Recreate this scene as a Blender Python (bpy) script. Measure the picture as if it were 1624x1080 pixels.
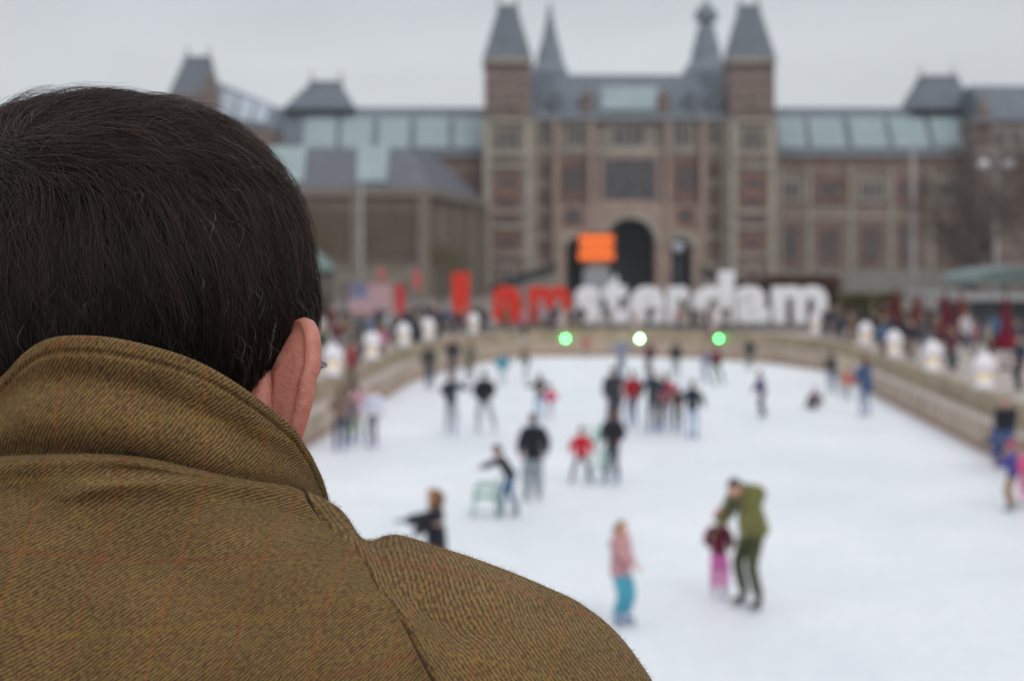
import bpy, bmesh, math, random
import numpy as np
from mathutils import Vector, Matrix

random.seed(11); RNG = np.random.default_rng(5)
R = math.radians
# ------------------------------------------------------------------ scene, camera, sky, sun
sc = bpy.context.scene
for o in list(bpy.data.objects): bpy.data.objects.remove(o)
COL = sc.collection
EYE = 4.4                       # eye height above the ice; ice is z = 0
F = 2419.0; CX = 812.0; HY = 430.0
PZ = 0.65                       # level of the square round the rink
DECK = EYE - 1.65               # bridge deck
def X(px, d): return (px - CX) / F * d
def Z(py, d): return EYE - (py - HY) / F * d
def GD(py, z=0.0): return F * (EYE - z) / (py - HY)      # distance of a ground point seen at row py

cam = bpy.data.cameras.new('camera'); camo = bpy.data.objects.new('camera', cam); COL.objects.link(camo)
camo.location = (0, 0, EYE); camo.rotation_euler = (R(90), 0, 0)
cam.sensor_width = 23.5; cam.sensor_fit = 'HORIZONTAL'; cam.lens = 35.0
cam.shift_y = -110 / 1624
cam.clip_start = 0.05; cam.clip_end = 5000
cam.dof.use_dof = True; cam.dof.focus_distance = 0.655; cam.dof.aperture_fstop = 6.6; cam.dof.aperture_blades = 0
sc.camera = camo
sc.render.engine = 'CYCLES'
sc.cycles.use_denoising = True
sc.cycles.max_bounces = 6; sc.cycles.diffuse_bounces = 3; sc.cycles.glossy_bounces = 3; sc.cycles.transmission_bounces = 4; sc.cycles.transparent_max_bounces = 8
sc.cycles.sample_clamp_indirect = 6
sc.cycles.caustics_reflective = False; sc.cycles.caustics_refractive = False
sc.view_settings.view_transform = 'Standard'; sc.view_settings.look = 'None'
sc.view_settings.exposure = 0.06; sc.view_settings.gamma = 1.0

SUN_EL, SUN_ROT = R(38), R(160)
world = bpy.data.worlds.new('World'); sc.world = world; world.use_nodes = True
nt = world.node_tree; N = nt.nodes; L = nt.links
N.clear()
wo = N.new('ShaderNodeOutputWorld'); bg = N.new('ShaderNodeBackground'); L.new(bg.outputs[0], wo.inputs[0])
bg.inputs[1].default_value = 0.1
sky = N.new('ShaderNodeTexSky'); sky.sky_type = 'NISHITA'; sky.sun_disc = False
sky.sun_elevation = SUN_EL; sky.sun_rotation = SUN_ROT; sky.dust_density = 4; sky.air_density = 1.0
tc = N.new('ShaderNodeTexCoord'); sp = N.new('ShaderNodeSeparateXYZ'); L.new(tc.outputs['Generated'], sp.inputs[0])
rp = N.new('ShaderNodeValToRGB'); L.new(sp.outputs[2], rp.inputs[0])
e = rp.color_ramp.elements
e[0].position = 0.0; e[0].color = (.67, .70, .735, 1)
e[1].position = 1.0; e[1].color = (1.12, 1.16, 1.22, 1)
for p, c in ((.06, (.68, .71, .75)), (.12, (.65, .675, .705)), (.19, (.61, .635, .67)), (.35, (.72, .76, .82))):
    k = e.new(p); k.color = c + (1,)
# soft cloud mottling of the overcast
nz = N.new('ShaderNodeTexNoise'); nz.inputs['Scale'].default_value = 2.6; nz.inputs['Detail'].default_value = 4; nz.inputs['Roughness'].default_value = .5
mp = N.new('ShaderNodeMapping'); mp.inputs['Scale'].default_value = (1, 1, 4.5); L.new(tc.outputs['Generated'], mp.inputs[0]); L.new(mp.outputs[0], nz.inputs['Vector'])
mr = N.new('ShaderNodeMapRange'); mr.inputs[1].default_value = .3; mr.inputs[2].default_value = .7; mr.inputs[3].default_value = 8.8; mr.inputs[4].default_value = 11.1
L.new(nz.outputs[0], mr.inputs[0])
vm = N.new('ShaderNodeVectorMath'); vm.operation = 'SCALE'; L.new(rp.outputs[0], vm.inputs[0]); L.new(mr.outputs[0], vm.inputs['Scale'])
mx = N.new('ShaderNodeMixRGB'); mx.inputs[0].default_value = .93
L.new(sky.outputs[0], mx.inputs[1]); L.new(vm.outputs[0], mx.inputs[2]); L.new(mx.outputs[0], bg.inputs[0])

sl = bpy.data.lights.new('sun', 'SUN'); sl.energy = 0.8; sl.angle = R(25); sl.color = (1, .97, .93)
so = bpy.data.objects.new('sun', sl); COL.objects.link(so)
_sd = Vector((math.sin(SUN_ROT) * math.cos(SUN_EL), math.cos(SUN_ROT) * math.cos(SUN_EL), math.sin(SUN_EL)))
so.rotation_euler = _sd.to_track_quat('Z', 'Y').to_euler()

# ------------------------------------------------------------------ materials
def nmat(name):
    m = bpy.data.materials.new(name); m.use_nodes = True
    nt = m.node_tree; b = nt.nodes['Principled BSDF']
    return m, nt, b
def mat(name, col, rough=.8, spec=.3, var=.12, scale=6, metal=0, bump=0, bscale=40, emit=None, es=0, detail=4, sheen=0):
    m, nt, b = nmat(name); N = nt.nodes; L = nt.links
    tc = N.new('ShaderNodeTexCoord')
    n = N.new('ShaderNodeTexNoise'); n.inputs['Scale'].default_value = scale; n.inputs['Detail'].default_value = detail
    L.new(tc.outputs['Object'], n.inputs['Vector'])
    r = N.new('ShaderNodeMapRange'); r.inputs[1].default_value = .3; r.inputs[2].default_value = .7
    r.inputs[3].default_value = 1 - var; r.inputs[4].default_value = 1 + var; L.new(n.outputs[0], r.inputs[0])
    v = N.new('ShaderNodeVectorMath'); v.operation = 'SCALE'; v.inputs[0].default_value = col[:3]; L.new(r.outputs[0], v.inputs['Scale'])
    L.new(v.outputs[0], b.inputs['Base Color'])
    b.inputs['Roughness'].default_value = rough; b.inputs['Specular IOR Level'].default_value = spec; b.inputs['Metallic'].default_value = metal
    if sheen: b.inputs['Sheen Weight'].default_value = sheen
    if emit:
        b.inputs['Emission Color'].default_value = tuple(emit) + (1,); b.inputs['Emission Strength'].default_value = es
    if bump:
        n2 = N.new('ShaderNodeTexNoise'); n2.inputs['Scale'].default_value = bscale; n2.inputs['Detail'].default_value = 5
        L.new(tc.outputs['Object'], n2.inputs['Vector'])
        bm = N.new('ShaderNodeBump'); bm.inputs['Strength'].default_value = bump; bm.inputs['Distance'].default_value = .02
        L.new(n2.outputs[0], bm.inputs['Height']); L.new(bm.outputs[0], b.inputs['Normal'])
    return m
_mc = {}
def S(r, g, b):                       # sRGB 0..255 to linear
    f = lambda c: (c/255/12.92) if c/255 <= .04045 else ((c/255+.055)/1.055)**2.4
    return (f(r), f(g), f(b))
def cloth(rgb):
    k = 'cloth_%d_%d_%d' % tuple(rgb)
    if k not in _mc: _mc[k] = mat(k, S(*rgb), .85, .2, .22, 9, bump=.3, bscale=25, sheen=.2)
    return _mc[k]
def plain(rgb, rough=.7, spec=.3):
    k = 'paint_%d_%d_%d_%d' % (tuple(rgb) + (int(rough*100),))
    if k not in _mc: _mc[k] = mat(k, S(*rgb), rough, spec, .1, 5)
    return _mc[k]
def banded(name, brick, band, period, frac, var=.18):
    """brick with courses of paler stone, in real height"""
    m, nt, b = nmat(name); N = nt.nodes; L = nt.links
    tc = N.new('ShaderNodeTexCoord'); s = N.new('ShaderNodeSeparateXYZ'); L.new(tc.outputs['Object'], s.inputs[0])
    d = N.new('ShaderNodeMath'); d.operation = 'DIVIDE'; L.new(s.outputs[2], d.inputs[0]); d.inputs[1].default_value = period
    f = N.new('ShaderNodeMath'); f.operation = 'FRACT'; L.new(d.outputs[0], f.inputs[0])
    g = N.new('ShaderNodeMath'); g.operation = 'LESS_THAN'; L.new(f.outputs[0], g.inputs[0]); g.inputs[1].default_value = frac
    def haze_grey(c): l = (c[0]+c[1]+c[2])/3; return tuple(x*.78+l*.22 for x in c)  # mixes in grey, painting the haze of distance into the colours
    brick, band = tuple(c*.90 for c in haze_grey(brick)), tuple(c*.93 for c in haze_grey(band))
    bt = N.new('ShaderNodeTexBrick'); bt.inputs['Scale'].default_value = 1.0; bt.inputs['Brick Width'].default_value = .44; bt.inputs['Row Height'].default_value = .14
    bt.inputs['Mortar Size'].default_value = .02
    bt.inputs['Color1'].default_value = tuple(brick) + (1,); bt.inputs['Color2'].default_value = tuple(c*.78 for c in brick) + (1,)
    bt.inputs['Mortar'].default_value = tuple(c*.5 + .15 for c in brick) + (1,)
    cb = N.new('ShaderNodeCombineXYZ'); ad = N.new('ShaderNodeMath'); L.new(s.outputs[0], ad.inputs[0]); L.new(s.outputs[1], ad.inputs[1])
    L.new(ad.outputs[0], cb.inputs[0]); L.new(s.outputs[2], cb.inputs[1]); L.new(cb.outputs[0], bt.inputs['Vector'])
    n = N.new('ShaderNodeTexNoise'); n.inputs['Scale'].default_value = .35; n.inputs['Detail'].default_value = 6; L.new(tc.outputs['Object'], n.inputs['Vector'])
    mxx = N.new('ShaderNodeMixRGB'); L.new(g.outputs[0], mxx.inputs[0]); L.new(bt.outputs[0], mxx.inputs[1]); mxx.inputs[2].default_value = tuple(band) + (1,)
    r = N.new('ShaderNodeMapRange'); r.inputs[1].default_value = .3; r.inputs[2].default_value = .7; r.inputs[3].default_value = 1-var; r.inputs[4].default_value = 1+var
    L.new(n.outputs[0], r.inputs[0])
    v = N.new('ShaderNodeVectorMath'); v.operation = 'SCALE'; L.new(mxx.outputs[0], v.inputs[0]); L.new(r.outputs[0], v.inputs['Scale'])
    L.new(v.outputs[0], b.inputs['Base Color']); b.inputs['Roughness'].default_value = .9; b.inputs['Specular IOR Level'].default_value = .2
    return m

# ------------------------------------------------------------------ objects
ORG = {}
def link(name, me, parent=None, loc=(0, 0, 0)):
    o = bpy.data.objects.new(name, me); COL.objects.link(o)
    if parent: o.parent = parent
    else: o.location = loc
    return o
def tag(o, label=None, cat=None, group=None, kind=None):
    if label: o['label'] = label
    if cat: o['category'] = cat
    if group: o['group'] = group
    if kind: o['kind'] = kind
    return o
def thing(name, label, cat, loc=(0, 0, 0), rz=0, group=None):
    o = bpy.data.objects.new(name, None); COL.objects.link(o); o.location = loc; o.rotation_euler = (0, 0, rz)
    o.empty_display_size = .2
    ORG[o.name] = Vector(loc)
    return tag(o, label, cat, group)
class MB:
    """collects shapes, then links them as one mesh"""
    def __init__(s): s.v = []; s.f = []; s.m = []; s.s = []
    def add(s, vs, fs, mi=0, sm=False):
        k = len(s.v); s.v += [tuple(p) for p in vs]
        for f in fs: s.f.append(tuple(i + k for i in f)); s.m.append(mi); s.s.append(sm)
    def box(s, x0, x1, y0, y1, z0, z1, mi=0): s.frustum(x0, x1, y0, y1, z0, x0, x1, y0, y1, z1, mi)
    def frustum(s, x0, x1, y0, y1, z0, a0, a1, b0, b1, z1, mi=0):
        v = [(x0, y0, z0), (x1, y0, z0), (x1, y1, z0), (x0, y1, z0), (a0, b0, z1), (a1, b0, z1), (a1, b1, z1), (a0, b1, z1)]
        s.add(v, [(3, 2, 1, 0), (4, 5, 6, 7), (0, 1, 5, 4), (1, 2, 6, 5), (2, 3, 7, 6), (3, 0, 4, 7)], mi)
    def prism(s, pts, y0, y1, mi=0):          # outline in x,z (counter-clockwise seen from -y) extruded in y
        n = len(pts); v = [(x, y0, z) for x, z in pts] + [(x, y1, z) for x, z in pts]
        s.add(v, [tuple(range(n)), tuple(range(2*n-1, n-1, -1))] + [(i, i+n, (i+1) % n + n, (i+1) % n) for i in range(n)], mi)
    def tube(s, pts, rad, n=8, mi=0, flat=1.0, sm=True, up=(0, 0, 1)):
        pts = [Vector(p) for p in pts]
        if not hasattr(rad, '__len__'): rad = [rad]*len(pts)
        v = []; f = []; u0 = Vector(up)
        for i, p in enumerate(pts):
            t = (pts[min(i+1, len(pts)-1)] - pts[max(i-1, 0)]).normalized()
            a = t.cross(u0)
            if a.length < 1e-3: a = t.cross(Vector((1, 0, .01)))
            a.normalize(); b = a.cross(t).normalized()
            for k in range(n):
                w = 2*math.pi*k/n; v.append(p + a*math.cos(w)*rad[i] + b*math.sin(w)*rad[i]*flat)
        for i in range(len(pts)-1):
            for k in range(n): f.append((i*n+k, i*n+(k+1) % n, (i+1)*n+(k+1) % n, (i+1)*n+k))
        f.append(tuple(range(n-1, -1, -1))); f.append(tuple(range((len(pts)-1)*n, len(pts)*n)))
        s.add(v, f, mi, sm)
    def lathe(s, cx, cy, prof, n=16, mi=0, sm=True):
        v = []; f = []
        for r, z in prof:
            for k in range(n): w = 2*math.pi*k/n; v.append((cx+r*math.cos(w), cy+r*math.sin(w), z))
        for i in range(len(prof)-1):
            for k in range(n): f.append((i*n+k, i*n+(k+1) % n, (i+1)*n+(k+1) % n, (i+1)*n+k))
        f.append(tuple(range(n-1, -1, -1))); f.append(tuple(range((len(prof)-1)*n, len(prof)*n)))
        s.add(v, f, mi, sm)
    def ball(s, c, r, n=10, m=7, mi=0, sq=(1, 1, 1)):
        v = []; f = []
        for i in range(m+1):
            a = math.pi*i/m
            for k in range(n):
                w = 2*math.pi*k/n
                v.append((c[0]+r*sq[0]*math.sin(a)*math.cos(w), c[1]+r*sq[1]*math.sin(a)*math.sin(w), c[2]-r*sq[2]*math.cos(a)))
        for i in range(m):
            for k in range(n): f.append((i*n+k, i*n+(k+1) % n, (i+1)*n+(k+1) % n, (i+1)*n+k))
        s.add(v, f, mi, True)
    def build(s, name, mats, parent=None, loc=None, local=False):
        if not isinstance(mats, (list, tuple)): mats = [mats]
        me = bpy.data.meshes.new(name)
        if parent is not None:
            org = Vector((0, 0, 0)) if local else ORG[parent.name]
            loc0 = (0, 0, 0)
        else:
            org = Vector(loc) if loc is not None else Vector((0, 0, 0)); loc0 = tuple(org)
        a = np.array(s.v, dtype=float) - np.array(org)
        me.from_pydata([tuple(p) for p in a.tolist()], [], s.f)
        for m in mats: me.materials.append(m)
        me.polygons.foreach_set('material_index', s.m); me.polygons.foreach_set('use_smooth', s.s)
        me.validate(clean_customdata=False); me.update()
        o = link(name, me, parent, loc0); ORG[o.name] = org
        return o
def npmesh(name, V, Q, mats, parent=None, smooth=True, mi=None, nv=4):
    me = bpy.data.meshes.new(name)
    V = np.ascontiguousarray(V, dtype=np.float32); Q = np.ascontiguousarray(Q, dtype=np.int32)
    me.vertices.add(len(V)); me.vertices.foreach_set('co', V.ravel())
    me.loops.add(Q.size); me.loops.foreach_set('vertex_index', Q.ravel())
    me.polygons.add(len(Q)); me.polygons.foreach_set('loop_start', np.arange(0, Q.size, nv, dtype=np.int32))
    me.polygons.foreach_set('loop_total', np.full(len(Q), nv, dtype=np.int32))
    me.polygons.foreach_set('use_smooth', np.full(len(Q), smooth))
    if mi is not None: me.polygons.foreach_set('material_index', np.ascontiguousarray(mi, dtype=np.int32))
    for m in (mats if isinstance(mats, (list, tuple)) else [mats]): me.materials.append(m)
    me.update(calc_edges=True)
    o = bpy.data.objects.new(name, me); COL.objects.link(o)
    if parent: o.parent = parent
    return o
# ------------------------------------------------------------------ ground, ice, barrier
def lx(d): return -7.03 + .0496*d          # left and right edges of the ice at distance d
def rx(d): return 8.4 + .083*d
ICE = [(rx(-8), -8), (rx(20), 20), (rx(40), 40), (rx(61), 61), (13.9, 67), (12.6, 72.5), (9.8, 76.8), (6, 79.0), (.8, 78.8), (-1.2, 74), (-2.9, 67.5), (lx(60), 60), (lx(40), 40), (lx(20), 20), (lx(-8), -8)]
def offset_path(path, d):                  # push an open path outwards (path runs anticlockwise round the ice)
    out = []
    for i, p in enumerate(path):
        a = Vector(path[max(i-1, 0)]); b = Vector(path[min(i+1, len(path)-1)])
        t = (b - a).normalized(); out.append((p[0] + t.y*d, p[1] - t.x*d))
    return out
m_ice, nt_, b_ = nmat('ice'); N_ = nt_.nodes; L_ = nt_.links
tc_ = N_.new('ShaderNodeTexCoord')
def _noise(scale, det, rough=.5, vec=None, dist=0):
    n = N_.new('ShaderNodeTexNoise'); n.inputs['Scale'].default_value = scale; n.inputs['Detail'].default_value = det; n.inputs['Roughness'].default_value = rough
    n.inputs['Distortion'].default_value = dist; L_.new(vec or tc_.outputs['Object'], n.inputs['Vector']); return n
n1 = _noise(.22, 5, .6); n2 = _noise(1.6, 8, .72, dist=3.0)
r1 = N_.new('ShaderNodeValToRGB'); L_.new(n1.outputs[0], r1.inputs[0])
r1.color_ramp.elements[0].position = .35; r1.color_ramp.elements[0].color = (.73, .75, .775, 1)
r1.color_ramp.elements[1].position = .68; r1.color_ramp.elements[1].color = (.83, .84, .857, 1)
x1 = N_.new('ShaderNodeMixRGB'); x1.blend_type = 'MULTIPLY'; x1.inputs[0].default_value = .6
r2 = N_.new('ShaderNodeValToRGB'); L_.new(n2.outputs[0], r2.inputs[0]); r2.color_ramp.elements[0].position = .35; r2.color_ramp.elements[0].color = (.8, .82, .85, 1); r2.color_ramp.elements[1].position = .6
L_.new(r1.outputs[0], x1.inputs[1]); L_.new(r2.outputs[0], x1.inputs[2]); L_.new(x1.outputs[0], b_.inputs['Base Color'])
b_.inputs['Roughness'].default_value = .5; b_.inputs['Specular IOR Level'].default_value = .28
bm_ = N_.new('ShaderNodeBump'); bm_.inputs['Strength'].default_value = .25; bm_.inputs['Distance'].default_value = .01; L_.new(n2.outputs[0], bm_.inputs['Height']); L_.new(bm_.outputs[0], b_.inputs['Normal'])

OUT = offset_path(ICE, .9)
mb = MB(); mb.add([(x, y, 0) for x, y in OUT], [tuple(range(len(OUT)))])
tag(mb.build('ice_rink', m_ice), 'white scratched ice surface of the open-air skating rink', 'ice', kind='structure')
m_plaza = mat('plaza_paving', S(166, 156, 148), .85, .25, .16, .6, bump=.2, bscale=8)
BIG = 2500
mb = MB()
ring = OUT; n = len(ring); ccx, ccy = 4.0, 35.0
top = [(x, y, PZ) for x, y in ring]; low = [(x, y, -.3) for x, y in ring]
far = []
for x, y in ring:
    vx, vy = x-ccx, y-ccy; s = BIG/max(abs(vx), abs(vy)); far.append((ccx+vx*s, ccy+vy*s, PZ))
far[0] = (BIG, -BIG, PZ); far[-1] = (-BIG, -BIG, PZ)
# keep the far corners
mb.add(top+low+far, [])
for i in range(n-1):
    mb.f.append((i, i+1, 2*n+i+1, 2*n+i)); mb.m.append(0); mb.s.append(False)
    mb.f.append((i, n+i, n+i+1, i+1)); mb.m.append(0); mb.s.append(False)
mb.add([(-BIG, -BIG, -.35), (BIG, -BIG, -.35), (BIG, -7.9, -.35), (-BIG, -7.9, -.35)], [(0, 1, 2, 3)])
tag(mb.build('plaza_ground', m_plaza), 'grey beige paving of the square around the rink', 'paving', kind='structure')
mb = MB(); mb.add([(-1500, 120, PZ+.004), (1500, 120, PZ+.004), (1500, 2400, PZ+.004), (-1500, 2400, PZ+.004)], [(0, 1, 2, 3)])
tag(mb.build('museum_forecourt', mat('forecourt_gravel', S(120, 112, 106), .9, .2, .2, .4)), 'darker forecourt ground before the museum', 'ground', kind='structure')

m_tan = mat('barrier_board', S(170, 152, 134), .6, .35, .12, 1.3, bump=.1, bscale=10)
m_cap = mat('barrier_cap', S(184, 170, 160), .55, .35, .08, 2)
m_kick = mat('barrier_kick', S(150, 118, 100), .6, .3, .15, 2)
m_back = mat('barrier_back', S(156, 141, 118), .7, .3, .25, .9)
def extrude(mb, path, prof, mi=0):        # closed section (outward, z) swept along the path
    n = len(prof); v = []; f = []
    offs = [offset_path(path, o) for o, z in prof]
    for i in range(len(path)):
        for j, (o, z) in enumerate(prof): v.append((offs[j][i][0], offs[j][i][1], z))
    for i in range(len(path)-1):
        for j in range(n): f.append((i*n+j, (i+1)*n+j, (i+1)*n+(j+1) % n, i*n+(j+1) % n))
    f.append(tuple(range(n))); f.append(tuple(range(len(path)*n-1, (len(path)-1)*n-1, -1)))
    mb.add(v, f, mi)
def rectp(o0, o1, z0, z1): return [(o0, z0), (o1, z0), (o1, z1), (o0, z1)]
def barrier(path, label):
    t = thing('rink_barrier', label, 'barrier', (path[0][0], path[0][1], 0), 0, 'boards round the ice rink')
    a = MB(); extrude(a, path, rectp(0.0, .08, .16, .72)); a.build('panel', m_tan, t)
    a = MB(); extrude(a, path, rectp(-.03, .10, .0, .157)); a.build('kick_board', m_kick, t)
    a = MB(); extrude(a, path, rectp(-.04, .62, .723, .78)); a.build('cap_rail', m_cap, t)
    a = MB(); extrude(a, path, rectp(.42, .58, .783, 1.36)); a.build('back_board', m_back, t)
    # battens between the panels
    for i in range(len(path)-1):
        p, q = Vector(path[i]), Vector(path[i+1]); l = (q-p).length; d = (q-p)/l; nn = Vector((d.y, -d.x))
        for k in range(max(1, int(l/2.4))):
            c = p + d*(k*2.4+.4)
            w = [c - d*.03, c + d*.03]
            v = [w[0]+nn*.0, w[1]+nn*.0, w[1]-nn*.022, w[0]-nn*.022]
            a = MB(); a.add([(u.x, u.y, .17) for u in v]+[(u.x, u.y, .715) for u in v], [(0, 1, 5, 4), (1, 2, 6, 5), (2, 3, 7, 6), (3, 0, 4, 7), (4, 5, 6, 7)])
            a.build('batten', m_kick, t)
barrier(ICE[0:4], 'long tan board barrier running down the right side of the ice')
barrier(ICE[3:6], 'short slanting tan barrier at the far right corner of the ice')
barrier(ICE[5:9], 'tan barrier closing the far end of the ice under the green lamps')
barrier(ICE[8:12], 'slanting tan barrier at the far left corner of the ice')
barrier(ICE[11:], 'long tan board barrier down the left side of the ice by the man')

# ------------------------------------------------------------------ snow-capped lanterns and green lamps on the barrier
m_snow = mat('lantern_white', S(226, 222, 226), .7, .3, .05, 8)
m_glow = mat('lantern_glow', S(250, 225, 180), .5, .3, .03, 8, emit=(1.0, .80, .52), es=.22)
def lantern(px, py, d, label):
    x, y = X(px, d), d; z = 1.36
    t = thing('lantern', label, 'lantern', (x, y, z), 0, 'white lanterns along the rink barrier')
    a = MB(); a.lathe(x, y, [(.24, z), (.25, z+.05), (.20, z+.12), (.17, z+.24)], 14); a.build('base', m_snow, t)
    a = MB(); a.lathe(x, y, [(.17, z+.243), (.2, z+.28), (.2, z+.37), (.18, z+.39)], 14); a.build('light_body', m_glow, t)
    a = MB(); a.lathe(x, y, [(.22, z+.393), (.285, z+.43), (.30, z+.60), (.245, z+.76), (.16, z+.86), (.05, z+.91), (.02, z+.96), (.005, z+.97)], 16); a.build('dome_cap', m_snow, t)
for px, d, lab in [(527, 44.5, 'white domed lantern on the left barrier, nearest to the man, right beside his ear'),
                   (590, 53, 'white domed lantern on the left barrier, second beyond the ear'),
                   (640, 62.2, 'white domed lantern on the left barrier, third beyond the ear'),
                   (679, 68.0, 'white domed lantern at the bend of the left barrier behind a skater'),
                   (751, 77, 'white domed lantern at the left end of the far barrier below the red letter I'),
                   (1293, 76.5, 'white domed lantern at the right end of the far barrier below the last letter'),
                   (1373, 63.5, 'white domed lantern at the far right corner of the rink'),
                   (1418, 54.5, 'white domed lantern on the right barrier, third back from the frame edge'),
                   (1479, 46.5, 'white domed lantern on the right barrier, second back from the frame edge'),
                   (1561, 39.5, 'white domed lantern on the right barrier, largest, beside the seated skater')]:
    lantern(px, 0, d, lab)
m_housing = plain((70, 72, 74), .5)
m_pole_pink = mat('lamp_post_pale', S(190, 172, 164), .6, .3, .06, 4)
for px, rad, stren, lab in [(897, .10, 22, 'left one of the three bright green lamps on the far barrier'),
                            (1015.5, .115, 45, 'middle and brightest green lamp, almost white, on the far barrier'),
                            (1140, .09, 20, 'right one of the three bright green lamps on the far barrier')]:
    d = {897: 79.1, 1015.5: 79.15, 1140: 76.3}[px]; x = X(px, d); z = Z(537, d)
    t = thing('green_lamp', lab, 'lamp', (x, d, z-.1), 0, 'green lamps on the far barrier')
    a = MB(); a.ball((x, d, z), rad, 14, 9)
    a.build('bulb', mat('green_light_%d' % px, (.05, .6, .12), .5, emit=(.10, 1.0, .22) if px != 1015.5 else (.30, 1.0, .36), es=stren), t)
    a = MB(); a.lathe(x, d+.16, [(.05, z-.19), (.05, z-.12), (.12, z-.1), (.12, z+.12), (.09, z+.14)], 12); a.build('housing', m_housing, t)
    a = MB(); a.lathe(x-.1, d+1.25, [(.2, PZ), (.16, z-.1), (.13, z+.3), (.17, z+.9), (.14, z+1.35), (.05, z+1.45)], 10); a.build('post', m_pole_pink, t)

# ------------------------------------------------------------------ big letters
m_red = mat('letter_red', S(206, 44, 24), .45, .4, .08, 1.5)
m_white = mat('letter_white', S(228, 228, 232), .5, .4, .06, 1.5)
m_plinth = mat('sign_plinth', S(120, 116, 114), .8, .2, .1, 2)
SD = 95.0
tS = thing('letter_sign', 'row of giant red and white letters spelling I amsterdam behind the rink', 'sign', (X(1010, SD), SD, PZ))
a = MB(); a.box(X(700, SD), X(1325, SD), SD-.5, SD+1.4, PZ, Z(513, SD), 0); a.build('plinth', m_plinth, tS)
def glyph(ch):
    cu = bpy.data.curves.new('glyph', 'FONT'); cu.body = ch; cu.extrude = .09; cu.offset = .035; cu.bevel_depth = .012; cu.resolution_u = 6
    ob = bpy.data.objects.new('glyph', cu); COL.objects.link(ob)
    bpy.context.view_layer.update()
    me = bpy.data.meshes.new_from_object(ob.evaluated_get(bpy.context.evaluated_depsgraph_get()))
    bpy.data.objects.remove(ob); return me
for ch, x0, x1, y0, col in [('I', 717, 744, 432, 'red'), ('a', 780, 834, 454, 'red'), ('m', 838, 906, 454, 'red'), ('s', 912, 952, 454, 'white'), ('t', 955, 996, 436, 'white'), ('e', 1000, 1055, 454, 'white'),
                            ('r', 1060, 1094, 454, 'white'), ('d', 1098, 1165, 430, 'white'), ('a', 1168, 1221, 454, 'white'), ('m', 1226, 1313, 454, 'white')]:
    me = glyph(ch); n = len(me.vertices); co = np.empty(n*3, dtype=np.float32); me.vertices.foreach_get('co', co); co = co.reshape(-1, 3)
    lo, hi = co.min(0), co.max(0)
    w0, w1 = X(x0, SD), X(x1, SD); zz0, zz1 = Z(513, SD)+.004, Z(y0, SD)
    o3 = np.array(ORG[tS.name])
    out = np.empty_like(co)
    out[:, 0] = w0 + (co[:, 0]-lo[0])/(hi[0]-lo[0])*(w1-w0) - o3[0]
    out[:, 2] = zz0 + (co[:, 1]-lo[1])/(hi[1]-lo[1])*(zz1-zz0) - o3[2]
    out[:, 1] = SD - (co[:, 2]-lo[2])/(hi[2]-lo[2])*.7 + .7 - o3[1]
    me.vertices.foreach_set('co', out.ravel()); me.materials.clear(); me.materials.append(m_red if col == 'red' else m_white); me.update()
    o = bpy.data.objects.new('letter', me); COL.objects.link(o); o.parent = tS
    o['label'] = '%s letter %s' % (col, ch)

# ------------------------------------------------------------------ museum
D0 = 250.0
MG = PZ
m_wall = banded('brick_stone_wing', S(131, 103, 92), S(150, 138, 122), 1.7, .30)
m_centre = banded('brick_stone_centre', S(140, 116, 104), S(164, 154, 142), 1.5, .42)
m_tower = banded('brick_tower', S(124, 96, 84), S(152, 132, 118), 2.3, .16)
m_brickred = mat('brick_red_panel', S(130, 98, 86), .9, .2, .2, .5)
m_pink = mat('pale_pink_stone', S(158, 138, 126), .9, .2, .15, .5)
m_stone = mat('pale_stone', S(158, 150, 138), .9, .2, .15, .5)
m_grey = mat('grey_plinth_stone', S(132, 128, 122), .9, .2, .15, .5)
m_slate = mat('slate', S(99, 106, 115), .65, .35, .14, .5, bump=.3, bscale=3)
m_slate2 = mat('slate_light', S(116, 124, 134), .6, .35, .14, .5)
m_lead = mat('lead_gutter', S(128, 132, 138), .6, .3, .08, .5)
m_sky = mat('roof_glass', S(138, 153, 155), .4, .3, .07, .25)
m_skybar = mat('glazing_bar', S(146, 168, 168), .4, .4, .05, 2)
m_dark = mat('dark_pane', S(44, 46, 54), .25, .6, .25, .5)
m_pane2 = mat('window_pane_grey', S(74, 72, 74), .3, .5, .3, .6)
m_black = mat('passage_shade', S(44, 46, 50), .9, .1, .2, .4)  # near-black colour stands in for the shade inside the gateway
mus = thing('museum_building', 'huge brick museum with twin slate-roofed towers, arched gateway and glass roof strips', 'museum', (X(999, D0), D0, MG))
def window(parent, px0, px1, py0, py1, d, frame=m_stone, pane=m_pane2, mull=1, surround=.45):
    x0, x1, z0, z1 = X(px0, d), X(px1, d), Z(py1, d), Z(py0, d)
    a = MB(); s = surround
    a.box(x0-s, x0, d-.25, d+.1, z0-s, z1+s); a.box(x1, x1+s, d-.25, d+.1, z0-s, z1+s)
    a.box(x0, x1, d-.25, d+.1, z1, z1+s); a.box(x0, x1, d-.3, d+.1, z0-s, z0)
    for k in range(mull):
        c = x0+(x1-x0)*(k+1)/(mull+1); a.box(c-.12, c+.12, d-.2, d+.1, z0, z1)
    w = a.build('window', frame, parent)
    return w, (x0, x1, d-.06, d+.05, z0, z1)
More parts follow.
